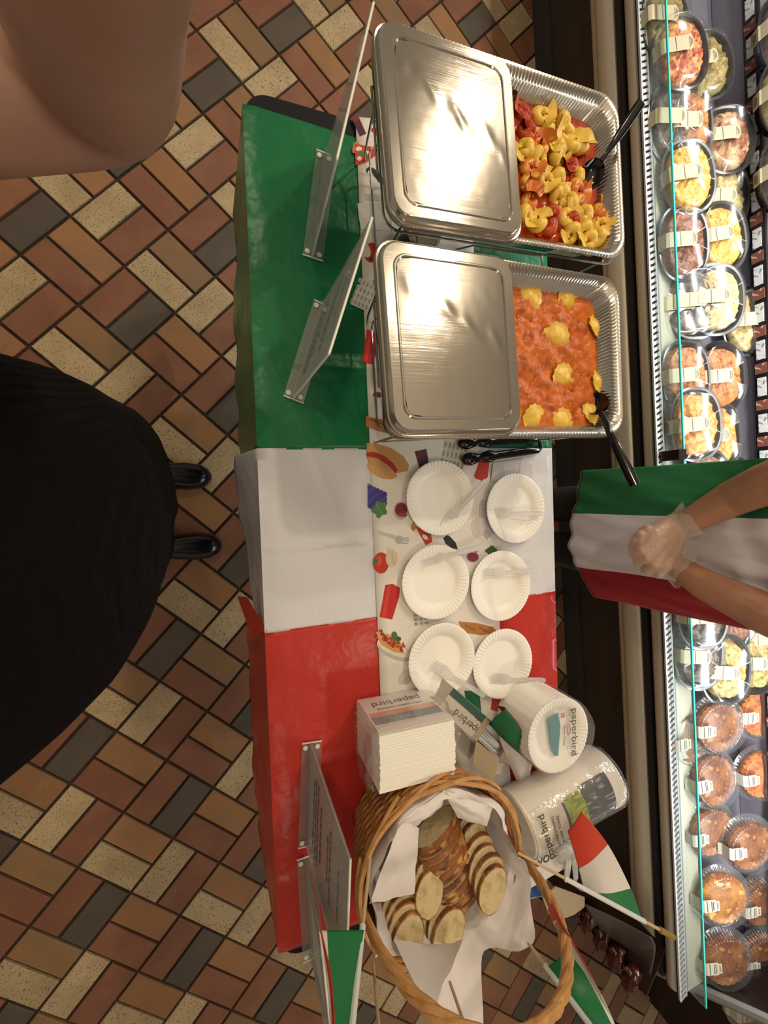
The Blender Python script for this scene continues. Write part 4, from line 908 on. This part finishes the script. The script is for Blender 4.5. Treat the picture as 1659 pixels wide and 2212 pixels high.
# ================================================================ packed food in the display case
lidc = clear('container_lid', 'fbfcfc', .02, .14); trayb = Mat('black_tray', '0c0c0d', .25); lab_m = Mat('kraft_label', 'b5aa8c', .6); lab_l = Mat('label_print', '4c463c', .6)
def superel(a, b, z, n=80, e=2.4): return [(a * abs(cos(t)) ** (2 / e) * (1 if cos(t) >= 0 else -1), b * abs(sin(t)) ** (2 / e) * (1 if sin(t) >= 0 else -1), z) for t in (2 * pi * k / n for k in range(n))]
CA, CB = .090, .128
tray_me = (lambda m: (m.loft([superel(CA * k, CB * k, z) for k, z in ((.02, .001), (.76, .001), (.80, .004), (.93, .036), (.985, .038), (1.0, .040), (.985, .042), (.92, .041), (.90, .036), (.78, .008), (.02, .007))], True, True), m)[1])(MB()).mesh('tray', trayb)
lid_me = (lambda m: (m.loft([superel(CA * k, CB * k, z) for k, z in ((1.005, .037), (1.01, .043), (.955, .0435), (.93, .047), (.87, .064), (.82, .067), (.78, .0675), (.755, .0655), (.02, .0655))], False, True), m)[1])(MB()).mesh('lid', lidc)
def food_mesh(sd, amp, sc):
    m = MB(); n = 44; rg = []
    for q in (.02, .15, .3, .45, .6, .72, .82, .9):
        rg.append([(x * q / .9 * .90, y * q / .9 * .90, .042 + .013 * (1 - (q / .9) ** 4) - .018 * (q >= .9) + amp * nz(x * q * sc + sd, y * q * sc)) for x, y, z in superel(CA, CB, 0, n)])
    rg2 = []
    def fn(u, v):
        q = u; t = 2 * pi * v; e = 2.4; x = CA * .80 * q * abs(cos(t)) ** (2 / e) * (1 if cos(t) >= 0 else -1); y = CB * .82 * q * abs(sin(t)) ** (2 / e) * (1 if sin(t) >= 0 else -1)
        return (x, y, .041 + .014 * (1 - q ** 4) - .014 * (q > .97) + amp * nz(x * sc + sd, y * sc, sd) + amp * .6 * nz(x * sc * 2.3, y * sc * 2.3 + sd))
    m.grid(fn, 16, 56); return m.mesh('food', trayb, True, 0)
FM = [food_mesh(k * 3.3, a, s) for k, (a, s) in enumerate(((.010, 60), (.008, 110), (.012, 38)))]
def lab_mesh():
    m = MB(); w2 = .024; pr_ = [(-CA * .95, .012), (-CA * 1.01, .040), (-CA * .97, .0445), (-CA * .90, .064), (-CA * .80, .0690), (-CA * .30, .0695), (CA * .08, .0695)]
    m.loft([[(x, -w2, z + .0008), (x, w2, z + .0008)] for x, z in pr_], closed=False)
    o = [(CA * .08 + .016 * sin(pi * k / 10), w2 * 1.15 * cos(pi * k / 10), .0706) for k in range(11)]; m.prism([(x, y) for x, y, z in o], .0698, .0706)
    l = MB()
    for x, y0, y1 in ((.010, -.017, .017), (.014, -.014, .014), (.018, -.010, .010), (-.034, -.022, .022)): l.box((x, (y0 + y1) / 2, .0709), (.0014, y1 - y0, .0004))
    for k in range(5): l.box((-CA * .985 - .0005, 0, .016 + k * .005), (.0012, .038 - k * .004, .0014), Matrix.Rotation(R(-12), 3, 'Y'))
    a = m.mesh('label', lab_m, False); b = l.mesh('label_print', lab_l, False); return a, b
LABM, LABP = lab_mesh()
def fmat(name, a, b, sc, c=None, lo=.42, hi=.62):
    m = Mat(name, a, .4).vary(sc, b, lo, hi, 5)
    if c: m.vary(sc * 1.7, c, .58, .66, 3)
    return m.bump(130, .5, .003)
FD = dict(tomato=fmat('tomato_pasta_food', 'a8482a', 'd9a45c', 45, '7a2a1c'), green=fmat('herb_noodle_food', '7d6a34', 'a88a48', 40, '5d6a2c'), brown=fmat('braised_food', '6d3a20', '94582f', 40, '47210f'), salad=fmat('mixed_salad_food', '8e5132', 'c9a878', 26, '5d2a22'),
          mac=fmat('macaroni_food', 'd9ac48', 'c08c30', 50, '8a7a30'), pale=fmat('pale_pasta_food', 'cdb47c', 'b39560', 45, '8e7a48'), dark=fmat('dark_food', '3f2f24', '5c4632', 40), orange=fmat('orange_patty_food', 'c07a3a', 'a35c26', 30, '7a3f1c'),
          rigatoni=fmat('rigatoni_food', 'd79c50', 'c47c34', 60, 'a8622a'), chili=fmat('chili_food', '6a4330', '85583a', 55), white=fmat('white_salad_food', 'd9d2bc', 'b8ac8c', 40, '6a5a3c'), noodle=fmat('noodle_food', 'b79c5e', '9a7c44', 45, '3f6a2c'))
def container(px, py, z, food, label, tilt=16, rz=0, roll=0, fm=0, lab=True):
    p = at(px, py, z); t = thing('food_container', label, 'container', p, (R(roll), R(-tilt - 6), CROT + R(rz))); t.location = Vector(p) - t.rotation_euler.to_matrix() @ Vector((0, 0, .06))
    link('tray', tray_me, t); f = link('food', FM[fm % 3], t); f.material_slots[0].link = 'OBJECT'; f.material_slots[0].material = FD[food].m
    link('lid', lid_me, t)
    if lab: l = link('label', LABM, t); link('label_print', LABP, l, None, 'stuff')
    return t
ZA = .668
CN = [(1447, 35, .640, 'green', 'container of pale green noodles half behind the glass at the far end of the chiller', 8, 0, 0), (1479, 98, ZA, 'tomato', 'container of tomato pasta on top of the stack at the far end of the chiller', 16, 4, -3), (1531, 128, ZA, 'green', 'container of brown and green noodles behind the far tomato pasta container', 20, 2, -6),
      (1462, 255, .640, 'dark', 'dark labelled container pressed against the glass between the tomato pasta and the macaroni', 8, 0, 4), (1500, 262, .652, 'orange', 'narrow visible container of orange meat behind the dark one by the glass', 8, 2, 4), (1566, 345, .635, 'brown', 'brown container under the mixed salad container', 6, 0, 4), (1580, 290, ZA, 'salad', 'container of brown and white mixed salad next to the price rail', 20, -2, -5),
      (1497, 372, ZA, 'mac', 'container of yellow macaroni with green herbs by the glass', 16, 4, -2), (1572, 425, .65, 'pale', 'container of pale pasta with herbs behind the two macaroni containers', 14, -4, 2), (1487, 518, .652, 'brown', 'container of brown meat by the glass beside the second macaroni', 12, 2, 2), (1565, 505, ZA, 'mac', 'second container of yellow macaroni nearer the price rail', 17, 5, -3),
      (1486, 655, .628, 'dark', 'leaning dark container nearest the glass in the leaning row', 22, -3, 0), (1510, 648, .650, 'dark', 'leaning dark container in the middle of the leaning row', 22, -3, 0), (1556, 640, .682, 'pale', 'container of pale creamy chicken leaning on the dark ones', 22, -3, -2), (1628, 690, .66, 'pale', 'container of pale creamy chicken beside the price rail', 24, -3, 0),
      (1492, 810, .645, 'orange', 'container of orange patties close to the glass', 10, 2, 0), (1566, 812, .66, 'orange', 'container of three orange patties in the open part of the deck', 14, 2, 0), (1513, 915, .672, 'rigatoni', 'container of orange ridged pasta above the glass clamp', 14, 3, 0), (1557, 940, .65, 'rigatoni', 'container of orange ridged pasta half under the other one', 14, 3, 0),
      (1537, 1046, .672, 'chili', 'container of brown chili just above the green part of the apron', 12, 3, 0), (1592, 1060, .65, 'dark', 'dark container behind the chili, touching the server arm', 12, 3, 0), (1528, 1330, .672, 'dark', 'container of dark food just below the red part of the apron', 14, 0, 0), (1590, 1335, .66, 'chili', 'container of reddish brown meat below the forearm of the server', 14, 0, 0), (1652, 1378, .668, 'white', 'container of white salad at the right below the forearm', 14, 0, 0),
      (1518, 1418, .648, 'dark', 'dark container with wide label between the glass and the noodles', 14, -6, 0), (1578, 1452, ZA, 'noodle', 'container of noodles and sliced meat with herbs, nearest the pies', 15, -6, 0), (1640, 1432, .672, 'noodle', 'container of noodles with parsley at the right edge of the chiller', 15, -4, 0)]
for k, (x, y, z, f, l, tl_, rz, ro) in enumerate(CN): container(x, y, z, f, l, tl_, rz, ro, k)
# round pies in clear ribbed packs
pie_m = dict(brown=fmat('brown_pie_crust', '85522c', '5e3218', 22, 'a9743e'), orange=fmat('orange_pie_top', 'c0753c', 'a35426', 40, '7d351a'), gold=fmat('golden_pie_crust', 'ab7434', '84491c', 18, 'cf9c4e'))
PR = .112; NF = 192
def ribs(r, z, a): return -.0025 + .0030 * cos(48 * a) if .02 < z < .050 else 0
plid = (lambda m: (m.lathe([(PR * .99, .012), (PR * 1.01, .015), (PR * .95, .018), (PR * .90, .021), (PR * .85, .046), (PR * .80, .050), (PR * .76, .0505), (PR * .73, .049), (.002, .049)], NF, ribs, cap1=True), m)[1])(MB()).mesh('lid', lidc, True, 60)
ptray = (lambda m: (m.lathe([(.002, .001), (PR * .7, .001), (PR * .8, .010), (PR * .98, .012), (PR * 1.01, .0135)], NF), m)[1])(MB()).mesh('tray', clear('pie_tray', 'f4f2ee', .06, .05))
pcr = (lambda m: (m.lathe([(PR * .66, .003), (PR * .76, .016), (PR * .80, .026), (PR * .77, .032), (PR * .71, .031), (PR * .66, .027), (PR * .5, .030), (PR * .3, .033), (.002, .034)], 72, lambda r, z, a: (.0022 * cos(24 * a) if r > PR * .7 else 0), cap1=True), m)[1])(MB()).mesh('pie_crust', trayb, True, 50)
pl_ = MB(); pl_.loft([[(x, -.022, z), (x, .022, z)] for x, z in ((-PR * 1.0, .003), (-PR * 1.02, .018), (-PR * .93, .026), (-PR * .86, .048), (-PR * .79, .0525), (-PR * .42, .0525))], closed=False); pl_.box((-PR * .38, 0, .0530), (.018, .034, .0008)); pl_me = pl_.mesh('label', Mat('pie_label', 'b9b2a2', .6), False)
pp_ = MB()
for x, w_ in ((-PR * .70, .040), (-PR * .55, .036), (-PR * .50, .030), (-PR * .38, .026), (-PR * .35, .020)): pp_.box((x, 0, .0536), (.0014, w_, .0004))
pp_me = pp_.mesh('label_print', lab_l, False)
def pie(px, py, z, kind, label, tilt=14, roll=0, rz=0):
    p = at(px, py, z); t = thing('pie_pack', label, 'pie', p, (R(roll), R(-tilt), CROT + R(rz))); t.location = Vector(p) - t.rotation_euler.to_matrix() @ Vector((0, 0, .045))
    link('tray', ptray, t); c = link('pie_crust', pcr, t); c.material_slots[0].link = 'OBJECT'; c.material_slots[0].material = pie_m[kind].m; link('lid', plid, t); l = link('label', pl_me, t); link('label_print', pp_me, l, None, 'stuff')
PI_ = [(1562, 1575, .655, 'brown', 'brown topped pie under a ribbed clear lid next to the noodle container', 16, 0), (1552, 1690, .645, 'brown', 'brown pie whose clear lid throws a white glare', 10, -6), (1652, 1545, .65, 'orange', 'orange topped pie at the right edge behind the first brown pie', 14, 0), (1655, 1680, .65, 'orange', 'orange topped pie at the right edge, second in its row', 16, 0),
       (1545, 1805, .635, 'brown', 'dim brown pie low by the glass under the large brown one', 12, 0), (1628, 1836, .685, 'brown', 'large brown pie lying highest on the pile', 16, 0), (1570, 1950, .66, 'gold', 'golden brown pie with a bright shine near the glass', 18, -4), (1655, 1960, .64, 'brown', 'brown pie at the right edge below the golden one', 12, 0), (1575, 2085, .65, 'brown', 'brown pie near the end panel by the glass', 18, -4), (1655, 2080, .65, 'brown', 'brown pie at the right edge near the end panel', 14, 0), (1640, 2185, .66, 'brown', 'brown pie behind the end panel in the corner of the frame', 14, 0), (1505, 1600, .615, 'brown', 'pie pack standing behind the glass under the first brown pie', 8, 0)]
for a in PI_: pie(*a)
# upper step packs at the right edge of the frame
for x, y, f, l in ((1655, 60, 'dark', 'dark container on the upper step behind the price rail, far end'), (1657, 200, 'green', 'container on the upper step behind the price rail, second from the far end'), (1658, 370, 'dark', 'dark container on the upper step behind the price rail, third from the far end')):
    container(x + 50, y, .775, f, l, 10, 0, 0, 1)
# ================================================================ things at the end of the case
wd = Mat('dark_wood_cabinet', '20130e', .3).vary(5, '2c1a12', sc=(1, 1, .2)).bump(20, .1)
cb = thing('end_cabinet', 'dark brown glossy cabinet standing past the end of the refrigerated case', 'cabinet', (2.54, -2.34, 0), CROT)
MB().box((0, 0, .29), (.80, .80, .58)).build('carcass', wd, cb, False)
for k in (-1, 1): MB().box((k * .19, .402, .30), (.36, .012, .50)).build('door', Mat('cabinet_door', '2a1410', .2), cb, False)
MB().box((-.408, .30, .30), (.012, .03, .56)).build('steel_edge', endgrey, cb, False)
pk = Mat('dark_red_pack', '35120d', .15).vary(40, '5c2a1c', .5, .7).vary(25, '8a7d74', .62, .72).bump(40, .5, .004, 2); pkl = Mat('pack_label', '9a938a', .4)
d0, d1 = Vector((1.395, -1.74, .24)), Vector((1.40, -1.78, .50))
stp = thing('clip_strip', 'dark hanging strip carrying the small dark red packs beside the end cabinet', 'strip', (1.425, -1.765, 0))
MB().box((.03, .045, .28), (.004, .17, .56), Matrix.Rotation(R(-35), 3, 'Z')).build('backing', wd, stp, False)
for k in range(5):
    t = thing('snack_pack', 'small dark red pack, %s on the strip by the cabinet' % ('lowest', 'second from the bottom', 'in the middle', 'second from the top', 'highest')[k], 'pack', d0.lerp(d1, k / 4), (0, R(-18), R(-35)))
    m = MB(); m.ball((0, 0, 0), 1, 16, 10, 0, (.022, .048, .036), None, lambda p: .35 * nz(p.x * 3, p.y * 3, p.z * 3 + k)); m.build('pouch', pk, t, True, 0); MB().box((-.0175, .006, .004), (.002, .03, .026), Matrix.Rotation(R(4), 3, 'Z')).build('label', pkl, t, False)
sheet('grey_shield', 'smoky grey curved plastic sheet standing at the end of the bumper rails', 'plastic sheet', [[at(1262, 1952, .36), at(1335, 1986, .46), at(1408, 2026, .555)], [at(1275, 1975, .36), at(1350, 2030, .455), at(1416, 2050, .555)], [at(1300, 2012, .37), at(1360, 2068, .445), at(1405, 2106, .555)]], [Mat('smoky_plastic', '4b443e', .35)], .002, 8)
# ================================================================ people
def remesh(mb, voxel, name, m, parent=None, it=6, label=None):
    o = mb.build('tmp', m); r = o.modifiers.new('r', 'REMESH'); r.mode = 'VOXEL'; r.voxel_size = voxel; s = o.modifiers.new('s', 'SMOOTH'); s.iterations = it; s.factor = .5
    dg = bpy.context.evaluated_depsgraph_get(); me = bpy.data.meshes.new_from_object(o.evaluated_get(dg)); bpy.data.objects.remove(o); me.name = name
    me.polygons.foreach_set('use_smooth', [True] * len(me.polygons)); return link(name, me, parent, label)
def cap(mb, pts, add=0):                # chain of (point, radius): tapered capsules
    for (a, ra), (b, rb) in zip(pts, pts[1:]):
        a, b = Vector(a), Vector(b); n = max(2, int((b - a).length / max(.004, min(ra, rb) * .7)))
        mb.ball(a, ra + add, 14, 8); mb.ball(b, rb + add, 14, 8)
        if (b - a).length > .002: mb.tube([a.lerp(b, i / n) for i in range(n + 1)], [ra + (rb - ra) * i / n + add for i in range(n + 1)], 14)
def cpt(px, py, d):                     # the point at camera depth d seen at a pixel
    v = Vector(((px - CX) / F * d, (py - CY) / F * d, d)); return Vector((v.dot(AX), v.dot(AY), v.dot(UPC))) + Vector((0, 0, CAMZ))
def skin(name, a, b): return Mat(name, a, .5, 0, Subsurface_Weight=.08, Subsurface_Radius=(.01, .004, .002)).vary(14, b, .35, .7, 4).bump(260, .15, .001, 3)
sk1 = skin('server_skin', 'a3775c', '976a50'); blackc = Mat('black_trousers', '121214', .8).bump(300, .2); shoe = Mat('black_leather', '0e0e10', .22).bump(40, .08); sole = Mat('brown_welt', '4a3020', .6)
hair = Mat('dark_hair', '1c1410', .5).bump(300, .6, .002, 2, (1, 1, .1))
def head(mb, c, fx):                    # head facing fx (+1 or -1 along x)
    c = Vector(c); mb.ball(c, 1, 20, 14, 0, (.092, .074, .108)); mb.ball(c + Vector((fx * .030, 0, -.045)), 1, 18, 12, 0, (.062, .056, .066))
    mb.ball(c + Vector((fx * .098, 0, -.018)), 1, 10, 8, 0, (.016, .014, .022)); mb.ball(c + Vector((fx * .090, 0, -.060)), 1, 10, 8, 0, (.010, .024, .009))
    for s in (-1, 1): mb.ball(c + Vector((-fx * .005, s * .076, -.015)), 1, 10, 8, 0, (.018, .010, .030))
def face(c, fx, par):
    c = Vector(c); e = MB()
    for s in (-1, 1): e.ball(c + Vector((fx * .080, s * .031, .004)), .0125, 12, 8)
    e.build('eyes', Mat('eye', 'e0dcd6', .2), par); h = MB(); h.ball(c + Vector((-fx * .016, 0, .022)), 1, 24, 16, 0, (.102, .088, .108)); h.ball(c + Vector((-fx * .075, 0, -.045)), 1, 16, 12, 0, (.045, .07, .085)); h.build('hair', hair, par, True, 0)
def shoe_mb(par, x, y, fx, base, name='shoe'):     # toe at x, pointing fx
    m = MB(); rg = []
    for t, w_, h_ in ((0, .012, .022), (.012, .028, .036), (.035, .040, .046), (.08, .046, .058), (.13, .042, .072), (.18, .036, .085), (.225, .034, .090), (.25, .026, .080), (.258, .012, .05)):
        rg.append([(x - fx * t - base[0], y + w_ * cos(a) * (1 if sin(a) > -.2 else .92) - base[1], max(.006, .010 + h_ * (.5 + .5 * sin(a)) - .004)) for a in (2 * pi * k / 18 for k in range(18))])
    m.loft(rg, True, True); o = m.build(name, shoe, par, True, 70)
    s = MB(); pts = []
    for t, w_ in ((-.003, .010), (.012, .031), (.035, .043), (.08, .049), (.13, .044), (.18, .038), (.225, .037), (.262, .018)): pts.append((t, w_))
    out = [(x - fx * t - base[0], y + w_ - base[1]) for t, w_ in pts] + [(x - fx * t - base[0], y - w_ - base[1]) for t, w_ in reversed(pts)]
    s.prism(out, .0, .009); s.build('sole', sole, o, False); return o
# ---- the server behind the table
SB = Vector((1.14, -.075, 0)); sv = thing('person', 'person in flag striped apron and clear gloves with clasped hands behind the table', 'person', SB)
Wr, Mr, Er = cpt(1466, 1138, .945), cpt(1584, 1076, .88), cpt(1657, 1045, .815); El = Er + (Er - Mr) * .45
Wl, Ml, Elp = cpt(1456, 1219, .955), cpt(1523, 1263, .905), cpt(1656, 1326, .815); Ell = Elp + (Elp - Ml) * .25
ShR, ShL = Vector((1.15, .10, 1.385)), Vector((1.15, -.25, 1.385))
body = MB(); b_ = lambda p: Vector(p) - SB
def torso(mb, add=0, z1=1.42):
    for s in (-1, 1):
        cap(mb, [((0, s * .075, .90), .105), ((.0, s * .065, 1.06), .092), ((0, s * .080, 1.26), .098), ((.01, s * .11, 1.36), .060)], add)
        cap(mb, [((.01, s * .085, .88), .088), ((.0, s * .082, .50), .058), ((.02, s * .085, .10), .040)], add)
torso(body); cap(body, [((.01, 0, 1.36), .060), ((.0, 0, 1.47), .050)]); head(body, (-.012, 0, 1.575), -1)
cap(body, [(b_(ShR), .050), (b_(El), .041), (b_(Er), .042), (b_(Mr), .0385), (b_(Wr), .0255)]); cap(body, [(b_(ShL), .050), (b_(Ell), .041), (b_(Elp), .042), (b_(Ml), .034), (b_(Wl), .0255)])
hand = MB()
def H(chain, add, mb): cap(mb, [(b_(cpt(x, y, d)), r) for x, y, d, r in chain], add)
HR = [[(1464, 1140, .945, .022), (1440, 1180, .938, .0165), (1413, 1219, .938, .0115), (1396, 1234, .952, .0092), (1392, 1228, .975, .0085)], [(1463, 1139, .945, .022), (1425, 1172, .934, .0165), (1396, 1205, .934, .0115), (1377, 1216, .950, .0092), (1378, 1208, .975, .0085)],
      [(1460, 1136, .945, .022), (1415, 1160, .936, .0160), (1385, 1188, .936, .0112), (1370, 1198, .952, .0090), (1373, 1190, .975, .0084)], [(1456, 1132, .948, .022), (1410, 1150, .940, .0150), (1384, 1172, .942, .0105), (1371, 1180, .957, .0082), (1375, 1172, .975, .0078)],
      [(1462, 1160, .945, .020), (1452, 1198, .938, .0150), (1437, 1224, .934, .0112), (1422, 1240, .938, .0088)]]
HL = [[(1456, 1218, .958, .022), (1420, 1195, .968, .019), (1398, 1170, .965, .0115), (1386, 1150, .952, .0098), (1398, 1142, .940, .0090)], [(1455, 1216, .960, .022), (1412, 1202, .975, .018), (1385, 1180, .972, .0110), (1373, 1165, .957, .0095), (1382, 1154, .942, .0088)],
      [(1455, 1216, .960, .022), (1405, 1206, .980, .017), (1378, 1192, .978, .0105), (1366, 1181, .963, .0090), (1371, 1170, .95, .0085)], [(1452, 1220, .962, .020), (1404, 1214, .985, .015), (1378, 1204, .98, .0095), (1367, 1196, .967, .0080), (1369, 1188, .955, .0075)],
      [(1452, 1205, .955, .018), (1430, 1180, .962, .0135), (1412, 1160, .955, .0105), (1402, 1150, .945, .0085)]]
for c in HR + HL: H(c, 0, body)
remesh(body, .0032, 'body', sk1, sv, 3)
gv_m = Mat('clear_glove', 'd2beb2', .22, 0, Alpha=.30).bump(55, .9, .004, 3)
gm_ = MB()
for c in HR + HL: H(c, .0026, gm_)
gl_o = remesh(gm_, .0026, 'gloves', gv_m, sv, 2)
cuffm = Mat('glove_cuff', 'd9d0c4', .3, 0, Alpha=.35).bump(60, .9, .004)
for a, bb_, sd in ((Wr, Mr, 1), (Wl, Ml, 5)):
    d = (bb_ - a).normalized(); n1 = d.cross(Vector((0, 0, 1))).normalized(); n2 = d.cross(n1); cm = MB(); rg = []
    for t, r in ((-.03, .026), (.0, .030), (.02, .036), (.034, .043)): rg.append([b_(a) + d * (t + (.012 * nz(cos(q) * 2, sin(q) * 2, sd) if t > 0 else 0)) + (n1 * cos(q) + n2 * sin(q)) * (r + .006 * nz(cos(q) * 3, sin(q) * 3, t * 30 + sd)) for q in (2 * pi * k / 36 for k in range(36))])
    cm.loft(rg); cm.build('glove_cuff', cuffm, gl_o, True, 0)
sh = MB(); torso(sh, .012); cap(sh, [(b_(ShR), .062), (b_(ShR).lerp(b_(El), .4), .056)]); cap(sh, [(b_(ShL), .062), (b_(ShL).lerp(b_(Ell), .4), .056)]); remesh(sh, .012, 'black_uniform', blackc, sv, 4)
for s in (-1, 1): shoe_mb(sv, 1.02, SB.y + s * .085, -1, SB)
face((-.012, 0, 1.575), -1, sv)
ag, aw, ar = Mat('apron_green', '14663a', .75).bump(350, .2, .001), Mat('apron_white', 'd6d2d8', .75).bump(350, .2, .001), Mat('apron_red', '8e1420', .75).bump(350, .2, .001)
def apron(u, v):
    s = -1.10 + 1.98 * u; z = .615 + .70 * v; y = .008 + s * .205 * (1 - .10 * v); bend = math.sqrt(max(0, 1 - min(1, abs(s * .80)) ** 2))
    x = .035 - .155 * bend - .030 * (1 - v) * bend + .020 * nz(s * 2.2, z * 4, 2) + .011 * nz(s * 6 + z * 5, z * 5, 5) + (.006 * sin(z * 60 + s * 3) if v > .62 else 0)
    return (x, y, z + .014 * nz(s * 2, 3, 1) * (1 - v))
am = MB(); NU, NV = 90, 60; am.grid(apron, NU, NV)
am.mi = []
for i in range(NU):
    s = -1.10 + 1.98 * (i + .5) / NU; am.mi += [0 if s > .22 else (1 if s > -.60 else 2)] * NV
ao = am.build('flag_apron', [ag, aw, ar], sv, True, 0); q = ao.modifiers.new('t', 'SOLIDIFY'); q.thickness = .0015
hm = MB(); e_ = [Vector(apron(i / 90, 0)) for i in range(91)]; hm.tube(e_, .0016, 6); hm.build('apron_hem', aw, ao)
# ---- the person taking the photograph, seen looking down along the body
PB = Vector((-.25, -.03, 0)); ph = thing('person', 'person in black knit top, skirt and leather shoes, one bare arm bent', 'person', PB)
sk2 = skin('photographer_skin', 'ad8775', 'a07a68'); b2 = lambda p: Vector(p) - PB
body = MB(); torsoP = MB()
ELB = cpt(232, 205, .275); FA = cpt(170, -130, .150); WR = cpt(300, -900, .075); SH = Vector((-.30, .17, 1.36)); ELB2 = Vector((-.36, -.34, 1.12)); WR2 = Vector((-.42, -.27, .92))
for s in (-1, 1):
    cap(body, [((-.02, s * .08, .92), .11), ((-.02, s * .065, 1.08), .10), ((-.03, s * .085, 1.24), .10), ((-.05, s * .11, 1.34), .06)])
cap(body, [((-.0, .112, .90), .085), ((.0, .118, .48), .056), ((-.02, .128, .10), .040)]); cap(body, [((-.0, -.105, .90), .085), ((.0, -.108, .48), .056), ((-.0, -.118, .10), .040)])
cap(body, [((-.05, -.03, 1.34), .06), ((-.06, -.03, 1.43), .05)]); head(body, (-.075, -.03, 1.53), 1)
cap(body, [(b2(SH), .052), (b2(SH.lerp(ELB, .5)), .047), (b2(ELB + (SH - ELB).normalized() * .02), .040), (b2(ELB), .036)]); cap(body, [(b2(ELB), .036), (b2(ELB.lerp(FA, .35)), .041), (b2(FA), .038), (b2(WR), .026)])
HC = WR + (WR - FA).normalized() * .05
cap(body, [(b2(WR), .026), (b2(HC), .030)])
sd_ = Vector((1, 0, 0))
for k in range(4): q = HC + Vector((0, 0, (k - 1.5) * .016)); cap(body, [(b2(q), .011), (b2(q + Vector((.03, -.012, 0))), .0095), (b2(q + Vector((.045, -.035, 0))), .0085)])
cap(body, [(b2(HC + Vector((0, 0, -.02))), .012), (b2(HC + Vector((-.02, -.03, -.03))), .010)])
cap(body, [((-.05, -.19, 1.345), .05), (b2(ELB2), .038), (b2(WR2), .026)]); HC2 = WR2 + Vector((-.01, .02, -.05)); cap(body, [(b2(WR2), .026), (b2(HC2), .030)])
for k in range(4): q = HC2 + Vector((0, (k - 1.5) * .016, -.02)); cap(body, [(b2(q), .011), (b2(q + Vector((.012, 0, -.04))), .0095), (b2(q + Vector((.028, 0, -.06))), .0085)])
cap(body, [(b2(HC2), .012), (b2(HC2 + Vector((.03, .02, -.03))), .010)])
remesh(body, .006, 'body', sk2, ph, 5)
knit = Mat('black_knit', '08080a', .95, 0, Specular_IOR_Level=.12).bump(1, .9, .004, 0, (1, 1, 1), 'Noise'); kv = knit.coord((1, 1, 1)); wv = knit.n('TexWave'); wv.inputs['Scale'].default_value = 34; wv.inputs['Distortion'].default_value = 3; wv.inputs['Detail'].default_value = 1
bp = knit.n('Bump'); bp.inputs['Strength'].default_value = .8; bp.inputs['Distance'].default_value = .004; knit.l(kv, wv.inputs['Vector']); knit.l(wv.outputs['Fac'], bp.inputs['Height']); knit.l(bp.outputs[0], knit.b.inputs['Normal'])
skirt_m = Mat('black_skirt', '060607', .8, 0, Specular_IOR_Level=.15).bump(90, .2)
def tubebody(name, prof, m, fold, sd):
    mb = MB(); rg = []
    for z, cx, cy, rx, ry in prof: rg.append([(cx + (rx + fold * nz(cos(a) * 4, sin(a) * 4, z * 3 + sd)) * cos(a) - PB.x, cy + (ry + fold * nz(cos(a) * 4 + 5, sin(a) * 4, z * 3 + sd)) * sin(a) - PB.y, z + fold * .5 * nz(cos(a) * 2, sin(a) * 2, sd)) for a in (2 * pi * k / 72 for k in range(72))])
    mb.loft(rg); o = mb.build(name, m, ph, True, 0); q = o.modifiers.new('t', 'SOLIDIFY'); q.thickness = .003; return o
tubebody('skirt', [(.40, -.27, -.010, .125, .245), (.52, -.27, -.015, .135, .25), (.66, -.27, -.025, .145, .25), (.80, -.265, -.04, .15, .245), (.92, -.26, -.045, .150, .235), (1.02, -.26, -.05, .14, .22)], skirt_m, .016, 3)
tubebody('knit_top', [(.86, -.262, -.045, .150, .232), (.92, -.258, -.048, .158, .238), (1.0, -.255, -.052, .158, .232), (1.10, -.262, -.06, .150, .222), (1.20, -.275, -.06, .145, .215), (1.30, -.285, -.06, .135, .215), (1.37, -.29, -.06, .10, .19), (1.42, -.30, -.06, .065, .09)], knit, .006, 8)
slv = MB(); cap(slv, [(b2(SH), .062), (b2(SH.lerp(ELB, .28)), .060)]); cap(slv, [((-.05, -.19, 1.345), .062), ((-.05, -.19, 1.345) and b2(Vector((-.30, -.22, 1.345)).lerp(ELB2, .4)), .052)]); remesh(slv, .012, 'sleeves', knit, ph, 3)
shoe_mb(ph, -.082, .108, 1, PB); shoe_mb(ph, -.048, -.142, 1, PB)
face((-.075, -.03, 1.53), 1, ph)
